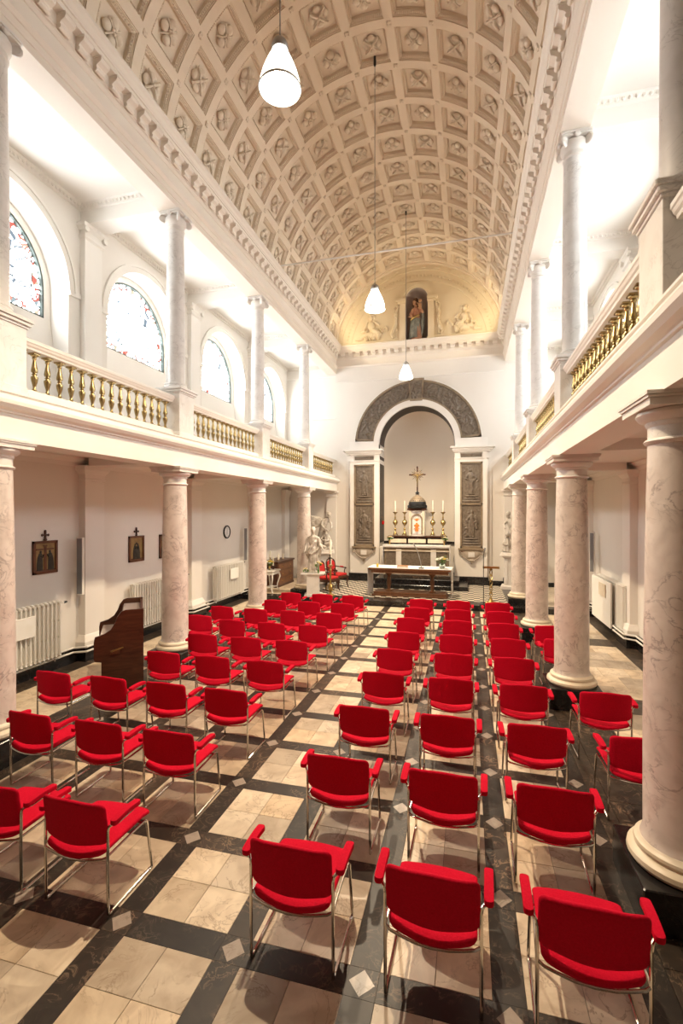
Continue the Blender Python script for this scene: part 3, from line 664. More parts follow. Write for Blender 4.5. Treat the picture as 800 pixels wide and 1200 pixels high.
# ------------------------------------------------------------------ balustrades
bp = [(.045, 0), (.045, .02), (.03, .03), (.022, .05), (.018, .075), (.026, .11), (.038, .155), (.043, .19), (.04, .205), (.024, .215), (.022, .225), (.034, .235), (.022, .245), (.022, .255), (.036, .262), (.040, .285), (.032, .33), (.022, .385), (.018, .42), (.028, .432), (.028, .445), (.022, .452), (.045, .468), (.048, .485)]
bal_me = MB().lathe(bp, 14).cbox(-.048, .048, -.048, .048, -.0, .018, .004).cbox(-.05, .05, -.05, .05, .48, .50, .004).mesh('baluster'); bal_me.materials.append(M['brass'])
for sd, nm in SIDES:
    for i, (y0, y1) in enumerate(reversed(list(zip(COLS[sd], COLS[sd][1:] + [D])))):
        ya, yb = y0 + .25, y1 - (.25 if y1 < D else 0)
        t = thing('balustrade', 'gallery balustrade of brass balusters on the %s side, %s bay from the altar wall' % (nm, ORD[i]), 'balustrade', (XC + sd * 3.38, ya, 4.225), 0, 'gallery balustrades')
        L = yb - ya
        MB().box(-.11, .11, 0, L, 0, .10).box(-.09, .09, 0, L, .10, .125).build('base_rail', 'white', t)
        hp = [(-.09, .625), (.09, .625), (.095, .65), (.11, .665), (.12, .69), (.13, .70), (.13, .735), (.11, .75), (-.11, .75), (-.13, .735), (-.13, .70), (-.12, .69), (-.11, .665), (-.095, .65)]
        MB().prism(hp, 0, L, lambda p, q, u: (p, u, q)).build('handrail', 'white', t)
        if i < 4:
            n = round(L / .19)
            for k in range(n): inst('baluster', bal_me, t, (0, L * (k + .5) / n, .125))

# ------------------------------------------------------------------ chairs
def rr2(w, h, r, n=5, fn=None):
    pts = []
    for cx, cy, a0 in ((w - r, h - r, 0), (-w + r, h - r, pi / 2), (-w + r, -h + r, pi), (w - r, -h + r, 3 * pi / 2)):
        for i in range(n + 1): pts.append((cx + r * cos(a0 + pi / 2 * i / n), cy + r * sin(a0 + pi / 2 * i / n)))
    return pts
def grid_pad(m, fmid, thick, nu=14, nv=8, corner=.05, w=1, h=1, norm=(0, 0, 1)):
    """padded panel: fmid(x, y) -> point on the middle surface for |x|<=w, |y|<=h with rounded corners and soft rim"""
    o_ = rr2(w, h, corner, 4); outline = []; rs = []; N = Vector(norm)
    for p, q in zip(o_, o_[1:] + o_[:1]):        # long edges get points of their own so that they can curve
        k = max(1, round(math.hypot(q[0] - p[0], q[1] - p[1]) / .055)); outline += [(p[0] + (q[0] - p[0]) * i / k, p[1] + (q[1] - p[1]) * i / k) for i in range(k)]
    def ring(s, off):
        out = []
        for x, y in outline:
            out.append(tuple(Vector(fmid(x * s if s < .9 else x - math.copysign(min(abs(x), (1 - s) * w), x), y * s if s < .9 else y - math.copysign(min(abs(y), (1 - s) * w), y))) + N * off))
        return out
    T = thick / 2
    seq = [(.3, -T), (.6, -T), (.85, -T), (.955, -T * .96), (.985, -T * .7), (1.0, -T * .2), (1.0, T * .2), (.985, T * .7), (.955, T * .96), (.85, T), (.6, T), (.3, T)]
    m.rings([ring(s, o) for s, o in seq], smooth=True, cap=True); m.sharp = 60
    return m
CW = .272
def chair(label):
    t = thing('armchair', label, 'chair', (0, 0, 0), 0, 'red chairs in rows')
    grid_pad(MB(), lambda x, y: (x, -.006 - .056 * (1 - (x / CW) ** 2) - .018 * (y / .155), .655 + y + .012 * cos(x / CW * pi) * (1 if y > 0 else -.6)), .032, w=CW - .004, h=.16, corner=.042, norm=(0, 1, 0)).build('backrest', 'red', t)
    def seat_mid(x, y):
        z = .445 - .030 * max(0, -y / .27) ** 3 * (1.15 - (x / .25) ** 2) - .035 * max(0, (y - .17) / .10) ** 2 + .012 * (x / .25) ** 2
        return (x, .235 + y + (-.038 * (1 - (x / .25) ** 2) if y < 0 else .045 * (1 - (x / .25) ** 2)) * (abs(y) / .26) ** 2, z)
    grid_pad(MB(), seat_mid, .036, w=.252, h=.26, corner=.035).build('seat', 'red', t)
    for s in (-1, 1):
        a = grid_pad(MB(), lambda x, y: (s * .315 + x + s * .012 * y, .125 + y, .668 + .010 * (1 - (y / .13) ** 2)), .034, w=.027, h=.135, corner=.02).build('armrest', 'red', t)
        MB().tube([(s * CW, .0, .0115), (s * CW, -.006, .35), (s * CW, -.004, .60), (s * (CW + .004), .0, .630), (s * (CW + .018), .02, .640), (s * (CW + .040), .05, .640), (s * (CW + .043), .20, .645)], .0105, 8).build('leg', 'chrome', t)
        MB().tube([(s * (CW - .0), .475, .0115), (s * (CW - .004), .45, .20), (s * (CW - .008), .425, .40), (s * (CW - .012), .40, .418)], .0105, 8).build('leg', 'chrome', t)
        MB().tube([(s * CW, 0.0, .0105), (s * CW, .03, .0105), (s * CW, .45, .0105), (s * CW, .475, .0115)], .0105, 8).blob((s * CW, .02, .012), (.014, .03, .012), 6, 4).blob((s * CW, .44, .012), (.014, .03, .012), 6, 4).build('runner', 'chrome', t)
        MB().tube([(s * CW, -.003, .425), (s * (CW - .01), .2, .420), (s * (CW - .012), .41, .418)], .009, 6).build('side_rail', 'chrome', t)
    MB().tube([(-CW, -.003, .418), (-.24, -.026, .412), (-.18, -.040, .406), (-.1, -.055, .399), (0, -.061, .396), (.1, -.055, .399), (.18, -.040, .406), (.24, -.026, .412), (CW, -.003, .418)], .0085, 8).build('rear_rail', 'chrome', t)
    MB().tube([(-CW + .012, .40, .40), (0, .40, .395), (CW - .012, .40, .40)], .0085, 6).build('front_rail', 'chrome', t)
    return t
ROWY = [2.78, 3.86, 4.93, 6.02, 7.08, 8.13, 9.22, 10.26, 11.26]
seats = []
for r, y in enumerate(ROWY):
    for c, x in enumerate((-1.055, -.20, .635)): seats.append((x, y, r, c, 'right'))
    for c, x in enumerate((-2.71, -3.50, -4.32, -5.14)):
        if c == 3 and r not in (2, 5, 6): continue
        yy = y + .05
        if c == 3: yy += {2: .0, 5: .22, 6: .05}[r]
        seats.append((x, yy, r, c, 'left'))
for r, x, y in ((2, 1.52, 4.88), (3, 1.50, 6.0), (5, 1.46, 8.32), (6, 1.44, 9.22)): seats.append((x, y, r, 3, 'right'))
c0 = None
for (x, y, r, c, s) in seats:
    ro = 8 - r
    lb = 'red armchair, %s row from the altar step, %s seat %s of the central aisle' % (ORD[ro], ORD[c], s)
    rz = random.uniform(-.025, .025); loc = (x + random.uniform(-.012, .012), y + random.uniform(-.015, .015), 0)
    if c0 is None: c0 = chair(lb); c0.location = loc; c0.rotation_euler = (0, 0, rz)
    else: dup(c0, loc, rz, lb)

# ------------------------------------------------------------------ pendant lamps
def lamp(y, label, zb=7.12):
    t = thing('pendant_lamp', label, 'lamp', (XC, y, zb), 0, 'pendant lamps')
    MB().lathe([(.215, 0), (.215, .03), (.205, .09), (.185, .16), (.155, .24), (.12, .32), (.09, .38), (.08, .41)], 32, cap=False).build('shade', 'shade', t)
    MB().lathe([(.216, -.008), (.224, .0), (.224, .014), (.216, .018)], 32, cap=False).build('rim', 'steel', t)
    MB().lathe([(.082, .405), (.09, .42), (.088, .46), (.07, .50), (.03, .53), (.012, .56)], 20).build('cap', 'steel', t)
    ln = ZV + RV - zb
    MB().tube([(0, 0, .55), (0, 0, ln - .0)], .007, 5).build('cord', 'cordgrey', t)
    MB().lathe([(.02, ln - .07), (.03, ln - .03), (.03, ln + .13)], 10).build('ceiling_rose', 'blk', t)
    MB().blob((0, 0, .14), (.07, .07, .09), 12, 8).build('bulb', 'bulb', t)
    l = bpy.data.lights.new('bulb_light', 'SPOT'); l.energy = LAMP_W * (1.25 if y > 14 else 1); l.color = (1, .80, .56); l.shadow_soft_size = .05; l.spot_size = radians(138); l.spot_blend = .85
    lo = bpy.data.objects.new('bulb_light', l); COL.objects.link(lo); lo.parent = t; lo.location = (0, 0, -.01)
    return t
lamp(4.67, 'glowing glass pendant lamp hanging nearest the front, largest of the three', 7.30)
lamp(9.95, 'glowing glass pendant lamp hanging in front of the coffered vault, middle of the three', 7.16)
lamp(15.2, 'small glowing glass pendant lamp hanging before the dark arch near the altar')
r = MB().tube([(XC - 2.94, 11.9, 9.45), (XC + 2.94, 11.9, 9.45)], .02, 6).build('tie_rod', 'white'); tag(r, 'thin white rod spanning the vault between the two cornices', 'rod')
# small spotlights standing on the end cornice light the tympanum
for sd, nm in SIDES:
    t = thing('cove_spotlight', 'small black spotlight on the %s cornice aimed at the upper end wall' % nm, 'lamp', (XC + sd * 3.08, 16.9, 9.455))
    MB().lathe([(.03, 0), (.03, .01), (.01, .02), (.01, .05), (.04, .06), (.045, .10), (.03, .13)], 12).build('body', 'blk', t)
    l = bpy.data.lights.new('spot_light', 'SPOT'); l.energy = COVE_W; l.color = (1, .83, .55); l.shadow_soft_size = .06; l.spot_size = radians(120); l.spot_blend = .6
    lo = bpy.data.objects.new('spot_light', l); COL.objects.link(lo); lo.parent = t; lo.location = (0, .07, .14)
    lo.rotation_euler = Vector((-sd * 2.2, 1.5, 1.1)).to_track_quat('-Z', 'Y').to_euler()

# ------------------------------------------------------------------ relief surfaces
def relief(name, mat, parent, fn, u0, u1, v0, v1, nu, nv, blobs, mask=None, amp=1., kind=None):
    """height field of overlapping soft lumps: blobs = (u, v, ru, rv, angle, h); fn(u, v, h) -> point"""
    pts = []
    bl = [(u, v, ru, rv, cos(a), sin(a), h, max(ru, rv) * 1.05) for u, v, ru, rv, a, h in blobs]
    for j in range(nv + 1):
        v = v0 + (v1 - v0) * j / nv
        row = [b for b in bl if abs(b[1] - v) < b[7]]
        for i in range(nu + 1):
            u = u0 + (u1 - u0) * i / nu; H = 0
            for (bu, bv, ru, rv, ca, sa, h, rm) in row:
                du, dv = u - bu, v - bv
                if abs(du) > rm: continue
                p, q = (du * ca + dv * sa) / ru, (-du * sa + dv * ca) / rv; d = 1 - p * p - q * q
                if d > 0: H = max(H, h * sqrt(d))
            pts.append(fn(u, v, H * amp))
    f = [(j * (nu + 1) + i, j * (nu + 1) + i + 1, (j + 1) * (nu + 1) + i + 1, (j + 1) * (nu + 1) + i) for j in range(nv) for i in range(nu)]
    m = MB(); m.add(pts, f, True); m.sharp = 60
    return m.build(name, mat, parent, fix=False)
def fig_blobs(cx, base, H, rnd, lean=0.):
    """standing robed figure in low relief"""
    b = []
    R = rnd.uniform
    b.append((cx + lean, base + H * .93, H * .052, H * .068, 0, .045))
    b.append((cx + lean * .8, base + H * .70, H * .10, H * .17, 0, .05)); b.append((cx, base + H * .42, H * .13, H * .26, R(-.1, .1), .045)); b.append((cx, base + H * .16, H * .15, H * .2, 0, .04))
    for s in (-1, 1):
        b.append((cx + s * H * .13 + lean, base + H * .70, H * .035, H * .12, s * R(.1, .8), .05)); b.append((cx + s * H * .15, base + H * .58, H * .03, H * .1, -s * R(.4, 1.3), .055))
    for k in range(7): b.append((cx + H * R(-.12, .12), base + H * R(.08, .55), H * .018, H * R(.12, .2), R(-.25, .25), .062))
    b.append((cx - H * .05, base + .01, H * .05, H * .02, 0, .06)); b.append((cx + H * .06, base + .01, H * .05, H * .02, 0, .06))
    return b

# ------------------------------------------------------------------ altar arch with dark relief panels
for sd, nm in SIDES:
    p = struct(bpy.data.objects.new('trim_%d' % (50 + (sd > 0)), None)); COL.objects.link(p)
    X = lambda d: XC + sd * d
    def bx(m, d0, d1, ya, yb, z0, z1): m.box(*sorted((X(d0), X(d1))), ya, yb, z0, z1); return m
    m = MB()
    F = D - .2
    # pilaster body with a sunk panel
    bx(m, 1.45, 2.6, F + .05, D, .45, 5.1)
    for a in ((1.45, 1.63, .45, 5.1), (2.44, 2.6, .45, 5.1), (1.63, 2.44, .45, 1.50), (1.63, 2.44, 4.72, 4.86), (1.63, 2.44, 5.06, 5.1)): bx(m, a[0], a[1], F, F + .05, a[2], a[3])
    bx(m, 2.6, 2.75, D - .06, D, .3, 5.1)
    m.build('pilaster', 'white', p)
    m = MB(); bx(m, 1.42, 2.66, F - .03, D, 4.84, 4.875); bx(m, 1.38, 2.72, F - .05, D, 5.1, 5.16); bx(m, 1.34, 2.78, F - .09, D, 5.16, 5.24); bx(m, 1.27, 2.88, F - .15, D, 5.24, 5.30); bx(m, 1.66, 2.62, F - .0, D, 5.30, 5.62); bx(m, 1.43, 1.66, F - .0, D, 5.30, 5.5)
    m.build('impost', 'white', p)
    # reveal block under the arch
    bx(MB(), 1.43, 1.452, D - .2, D + .9, .45, 5.5).build('jamb', 'white', p)
    bx(MB(), 1.415, 1.43, D - .08, D + .84, 1.65, 4.75).build('jamb_panel', 'bronzedark', p); bx(MB(), 1.415, 1.43, D - .08, D + .84, 4.92, 5.05).build('jamb_panel', 'bronzedark', p)
    bx(MB(), 1.66, 2.41, F + .03, F + .05, 4.90, 5.03).build('frieze_panel', 'bronze', p)
    m = MB()
    for a in ((1.63, 1.69, 1.50, 4.72), (2.38, 2.44, 1.50, 4.72), (1.63, 2.44, 1.50, 1.58), (1.63, 2.44, 4.66, 4.72), (1.63, 2.44, 3.12, 3.18)): bx(m, a[0], a[1], F - .01, F + .05, a[2], a[3])
    m.build('panel_frame', 'bronzeframe', p)
    rnd = random.Random(5 + sd)
    for (z0, z1) in ((1.60, 3.11), (3.19, 4.65)):
        cx = 0
        bl = [(0, .06, .33, .05, 0, .03), (0, .16, .30, .03, 0, .045)] + fig_blobs(0, .32, (z1 - z0) * .66, rnd, rnd.uniform(-.04, .04))
        bl += [(0, .255, .24, .035, 0, .055)]
        if z0 < 2: bl += fig_blobs(-.17, .32, .45, rnd) + fig_blobs(.18, .62, .38, rnd)
        for k in range(10): bl.append((rnd.uniform(-.3, .3), rnd.uniform(.4, 1.35), .02, .09, rnd.uniform(0, 3), .018))
        relief('relief_panel', 'bronze', p, lambda u, v, h: (X(2.035) + u, F + .035 - h, z0 + v), -.35, .35, 0, z1 - z0, 46, 84, bl)
    # ledge and carved bracket
    m = MB(); bx(m, 1.56, 2.51, F - .1, F, 1.44, 1.50); bx(m, 1.60, 2.47, F - .07, F, 1.40, 1.44); m.build('ledge', 'bronzeframe', p)
    m = MB()
    prof = [(.36, 1.40), (.38, 1.33), (.33, 1.22), (.22, 1.12), (.12, 1.07), (.07, 1.05), (.03, 1.0), (.0, .96)]
    m.rings([[(X(2.035) + r * cos(pi * i / 12), F - .09 * sin(pi * i / 12) * (r / .38) ** .5, z) for i in range(13)] for r, z in prof], smooth=True, cap=False, closed=False)
    for s2 in (-1, 1):
        m.tube([(X(2.035) + s2 * x, F - .05, z) for x, z in ((.42, 1.40), (.45, 1.34), (.43, 1.28), (.37, 1.27), (.34, 1.31), (.37, 1.34))], .022, 6)
        m.tube([(X(2.035) + s2 * x, F - .06, z) for x, z in ((.34, 1.26), (.27, 1.17), (.17, 1.10), (.08, 1.06))], .022, 6)
    m.blob((X(2.035), F - .08, 1.05), (.12, .06, .05), 10, 5); m.blob((X(2.035), F - .05, .97), (.04, .04, .06), 8, 5)
    m.build('bracket', 'bracketstone', p); bx(MB(), 1.92, 2.15, F - .105, F - .03, 1.18, 1.36).build('bracket_face', 'capital', p)
arch = struct(bpy.data.objects.new('trim_60', None)); COL.objects.link(arch)
fa = lambda u, v, w: (XC + u, D - .2 + w, v)
a0 = math.asin(.12 / 1.65)
m = MB(); ring_band(m, fa, 0, NZ, NR - .02, 1.66, .2, 0, .0, pi, 48); ring_band(m, fa, 0, NZ, 2.40, 2.46, .2, .06, .05, pi - .05, 48); m.build('archivolt', 'white', arch)
m = MB(); ring_band(m, fa, 0, NZ, 1.66, 1.72, .2, -.01, .075, pi - .075, 48); ring_band(m, fa, 0, NZ, 2.33, 2.40, .2, -.01, .075, pi - .075, 48)
for s2 in (0, 1):
    a = .075 if s2 == 0 else pi - .105; ring_band(m, fa, 0, NZ, 1.66, 2.40, .2, -.01, a, a + .03, 2)
m.build('panel_frame', 'bronzeframe', arch)
m = MB(); ring_band(m, fa, 0, NZ, NR - .035, NR - .02, .12, 1.06, .0, pi, 48); m.build('soffit_panel', 'bronzedark', arch)
rnd = random.Random(3); bl = []
for k in range(150):
    u = rnd.uniform(.14, pi - .14); v = rnd.uniform(1.78, 2.27)
    bl.append((u * 2.03, v, rnd.uniform(.02, .045), rnd.uniform(.08, .2), rnd.uniform(0, pi), rnd.uniform(.03, .06)))
    if k % 4 == 0: bl.append((u * 2.03, v, .05, .05, 0, .065))
relief('relief_panel', 'bronze', arch, lambda u, v, h: fa(v * cos(u / 2.03), NZ + v * sin(u / 2.03), .04 - h), .10 * 2.03, (pi - .10) * 2.03, 1.72, 2.33, 300, 34, bl)
m = MB(); m.prism([(-.23, NZ + 1.60), (.23, NZ + 1.60), (.30, NZ + 2.46), (-.30, NZ + 2.46)], D - .235, D - .1, lambda p, q, t: (XC + p, t, q)); m.build('keystone', 'bronzeframe', arch)
rnd = random.Random(9)
relief('keystone_relief', 'bronze', arch, lambda u, v, h: (XC + u * (1 + .28 * v), D - .237 - h, NZ + 1.68 + v), -.2, .2, 0, .7, 26, 40, [(rnd.uniform(-.14, .14), rnd.uniform(.08, .62), .03, .11, rnd.uniform(0, 3), .05) for k in range(22)] + [(0, .35, .08, .1, 0, .07)])
# dark string course inside the recess
m = MB(); rs = []
for i in range(29):
    x, y, _ = apse_pt(pi * i / 28, 0); rs.append([(x, y, 1.57), (XC + (x - XC) * .97, y - .06, 1.57), (XC + (x - XC) * .97, y - .06, 1.66), (x, y, 1.66)])
m.rings(rs, smooth=False); m.build('string_course', 'black', arch)

# upper niche surround, scrolls and seated figures in plaster
m = MB()
fnn = lambda u, v, w: (XC + u, D - w, v)
ring_band(m, fnn, 0, zs, .43, .50, 0, .07); ring_band(m, fnn, 0, zs, .50, .60, 0, .11)
for s2 in (-1, 1):
    def bb(a, b, ya, z0, z1): m.box(*sorted((XC + s2 * a, XC + s2 * b)), D - ya, D, z0, z1)
    bb(.43, .66, .08, 9.44, 10.92); bb(.40, .70, .12, 9.44, 9.56); bb(.41, .72, .12, 10.92, 11.0); bb(.41, .80, .18, 11.0, 11.10)
m.build('niche_surround', 'tymp', tymp)
rnd = random.Random(21)
for s2 in (-1, 1):
    m = MB()
    m.tube([(XC + s2 * x, D - .05, z) for x, z in ((.72, 10.85), (.80, 10.88), (.88, 10.80), (.86, 10.70), (.79, 10.70), (.79, 10.76))], .035, 6)
    m.tube([(XC + s2 * x, D - .05, z) for x, z in ((.74, 10.80), (.86, 10.5), (.80, 10.2), (.90, 9.95), (.98, 9.78), (.92, 9.66), (.83, 9.70), (.85, 9.80))], [.05, .06, .06, .07, .06, .05, .04, .03], 6)
    for k in range(6): m.blob((XC + s2 * (.80 + rnd.uniform(-.04, .06)), D - .08, 9.95 + k * .14), (.05, .04, .07), 7, 4)
    m.box(*sorted((XC + s2 * .68, XC + s2 * .98)), D - .05, D, 9.56, 9.62)
    m.build('scroll_bracket', 'tymp', tymp)
    bl = []; cx = s2 * 1.78
    bl += [(cx, 10.52, .085, .10, 0, .12), (cx, 10.2, .15, .2, 0, .12), (cx - s2 * .16, 9.98, .2, .11, s2 * .4, .13), (cx - s2 * .05, 9.82, .3, .16, 0, .10), (cx - s2 * .3, 9.78, .09, .17, s2 * .3, .12), (cx + s2 * .24, 9.84, .26, .1, -s2 * .3, .10), (cx + s2 * .5, 9.72, .2, .07, 0, .08),
           (cx - s2 * .2, 10.3, .17, .05, s2 * .6, .11), (cx + s2 * .2, 10.22, .06, .17, s2 * .5, .11), (cx + s2 * .32, 10.0, .14, .06, 0, .1), (cx, 10.62, .14, .05, 0, .07), (cx - s2 * .12, 10.56, .04, .1, 0, .06), (cx + s2 * .12, 10.55, .04, .1, 0, .06)]
    for k in range(12): bl.append((cx + rnd.uniform(-.35, .4), rnd.uniform(9.66, 10.1), .03, .13, rnd.uniform(-.7, .7), .12))
    for k in range(12): bl.append((cx - s2 * (.42 + .03 * k), 10.12 - .035 * abs(k - 5), .05, .05, 0, .06))
    relief('figure_relief', 'tymp', tymp, lambda u, v, h: (XC + u, D - .002 - h * 1.2, v), cx - .65, cx + .65, 9.62, 10.72, 70, 62, bl)

# ------------------------------------------------------------------ sculpted figures
def remesh(m, name, mat, parent, voxel=.012, loc=(0, 0, 0), rz=0., smooth=2):
    """fuses overlapping closed forms into one continuous skin"""
    me = m.mesh(name + '_raw'); o = bpy.data.objects.new(name + '_raw', me); COL.objects.link(o)
    r = o.modifiers.new('r', 'REMESH'); r.mode = 'VOXEL'; r.voxel_size = voxel; r.use_smooth_shade = True
    s_ = o.modifiers.new('s', 'SMOOTH'); s_.factor = .5; s_.iterations = smooth
    dg = bpy.context.evaluated_depsgraph_get(); me2 = bpy.data.meshes.new_from_object(o.evaluated_get(dg)); me2.name = name
    bpy.data.objects.remove(o); bpy.data.meshes.remove(me)
    me2.materials.clear(); me2.materials.append(M[mat])
    return inst(name, me2, parent, loc, (0, 0, rz))
def robe(m, secs, folds=9, amp=.10, n=56, seed=0, twist=0.):
    """loft of elliptical sections (z, rx, ry, cx, cy); folds deepen towards the hem"""
    rnd = random.Random(seed); ph = [rnd.uniform(0, 6.28) for _ in range(4)]; z0, z1 = secs[0][0], secs[-1][0]; rs = []
    K = 4
    for i in range((len(secs) - 1) * K + 1):
        a, t = divmod(i, K); t /= K
        A = secs[a]; B = secs[min(a + 1, len(secs) - 1)]; z, rx, ry, cx, cy = [A[q] + (B[q] - A[q]) * t for q in range(5)]
        g = 1 - (z - z0) / (z1 - z0); row = []
        for j in range(n):
            th = 2 * pi * j / n
            w_ = (sin(folds * th + ph[0] + twist * (1 - g) * 3) * .6 + sin((folds * 2 - 3) * th + ph[1] - twist * g * 2) * .4) * amp * (.25 + .75 * g)
            row.append((cx + rx * (1 + w_) * cos(th), cy + ry * (1 + w_) * sin(th), z))
        rs.append(row)
    m.rings(rs, smooth=True, cap=True)
def hand(m, p, d, r=.02, side=1, up=(0, 0, 1)):
    """palm, four curled fingers of unequal length and a thumb from the palm's side; d = pointing direction"""
    p = Vector(p); d = Vector(d).normalized(); u = Vector(up); w = d.cross(u).normalized(); u = w.cross(d).normalized()
    m.tube([p, p + d * r * 1.2, p + d * r * 2.6], [r * .75, r * 1.05, r * .95], 8)
    for k, L in enumerate((2.0, 2.4, 2.2, 1.7)):
        b = p + d * r * 2.4 + w * r * (k - 1.5) * .62
        m.tube([b, b + d * r * L * .55 - u * r * .15, b + d * r * L * .9 - u * r * .7], [r * .36, r * .33, r * .26], 6)
    b = p + d * r * 1.1 + w * side * r * .8
    m.tube([b, b + d * r * .8 + w * side * r * .7, b + d * r * 1.5 + w * side * r * .75 - u * r * .3], [r * .4, r * .36, r * .28], 6)
def head(m, c, h, face=(0, -1, 0), hair=True, tilt=0.):
    """skull, jaw, brow, nose, lips, ears; h = head height; c = centre"""
    c = Vector(c); f = Vector(face).normalized(); s_ = f.cross(Vector((0, 0, 1))).normalized(); U = Vector((0, 0, 1))
    R = Matrix((s_, -f, U)).transposed()
    def q(x, y, z): return c + s_ * x * h - f * (-y) * h * -1 * -1 + U * z * h if False else c + s_ * x * h + f * y * h + U * z * h
    m.blob(q(0, -.04, .08), (.36 * h, .42 * h, .42 * h), 14, 9, rot=R); m.blob(q(0, .06, -.18), (.27 * h, .30 * h, .34 * h), 12, 8, rot=R)
    m.tube([q(0, .36, .08), q(0, .45, -.04), q(0, .36, -.10)], [.04 * h, .07 * h, .05 * h], 6)
    m.tube([q(-.2, .30, .12), q(0, .37, .11), q(.2, .30, .12)], .045 * h, 6); m.tube([q(-.09, .34, -.22), q(0, .37, -.22), q(.09, .34, -.22)], .035 * h, 6)
    m.blob(q(0, .30, -.38), (.12 * h, .1 * h, .1 * h), 8, 5)
    for s2 in (-1, 1):
        m.blob(q(s2 * .14, .31, .03), (.05 * h, .035 * h, .03 * h), 7, 4); m.blob(q(s2 * .36, -.02, -.04), (.04 * h, .08 * h, .12 * h), 7, 4)
    if hair:
        m.blob(q(0, -.12, .16), (.42 * h, .44 * h, .42 * h), 14, 8, rot=R)
        for a in range(7): m.blob(q(.36 * cos(a * .52 + .0) * (1), -.3 * abs(sin(a * .52)) - .02, .18), (.10 * h, .12 * h, .16 * h), 7, 4)
def lady():
    t = thing('statue', 'white marble statue of a robed woman with lowered arms on square marble pedestal', 'statue', (-4.83, 14.62, .15), radians(14))
    MB().cbox(-.27, .27, -.27, .27, 0, .07, .01).cbox(-.2, .2, -.2, .2, .07, .68, .006).cbox(-.24, .24, -.24, .24, .68, .71, .008).cbox(-.38, .38, -.28, .28, .71, .75, .01).build('pedestal', 'pale', t)
    m = MB(); z = .75
    m.lathe([(.2, z), (.21, z + .03), (.17, z + .06)], 20)
    robe(m, [(z + .04, .19, .16, .0, 0), (z + .35, .165, .14, .01, 0), (z + .68, .15, .115, .02, 0), (z + .85, .115, .09, .01, 0), (z + 1.02, .15, .10, 0, 0), (z + 1.14, .165, .085, 0, 0), (z + 1.20, .07, .06, 0, 0)], 8, .16, seed=2, twist=.8)
    m.tube([(0, 0, z + 1.15), (.0, -.01, z + 1.27)], [.055, .05], 10)
    head(m, (0, -.01, z + 1.36), .20, (.2, -1, -.25))
    for s_, el, wr in ((-1, (-.23, -.02, z + .90), (-.25, -.13, z + .73)), (1, (.22, -.04, z + .90), (.30, -.16, z + .80))):
        m.tube([(s_ * .13, 0, z + 1.13), (s_ * .19, .0, z + 1.04), el, wr], [.055, .058, .045, .028], 10); hand(m, wr, (s_ * .25, -.5, -.5), .024, -s_)
        m.tube([(el[0], el[1] + .02, z + .92), (el[0] + s_ * .01, el[1] + .03, z + .72), (el[0] - s_ * .05, .02, z + .42)], [.05, .055, .03], 8)
    # mantle swept from the left shoulder across the hips
    m.tube([(.15, .05, z + 1.14), (.05, -.10, z + .98), (-.10, -.13, z + .78), (-.18, -.03, z + .58)], [.035, .04, .045, .05], 8)
    m.tube([(-.18, -.05, z + .62), (-.05, -.16, z + .60), (.12, -.13, z + .72), (.18, 0, z + .82)], [.03, .035, .035, .03], 8)
    remesh(m, 'statue_body', 'statue', t, .0085)
    return t
lady()
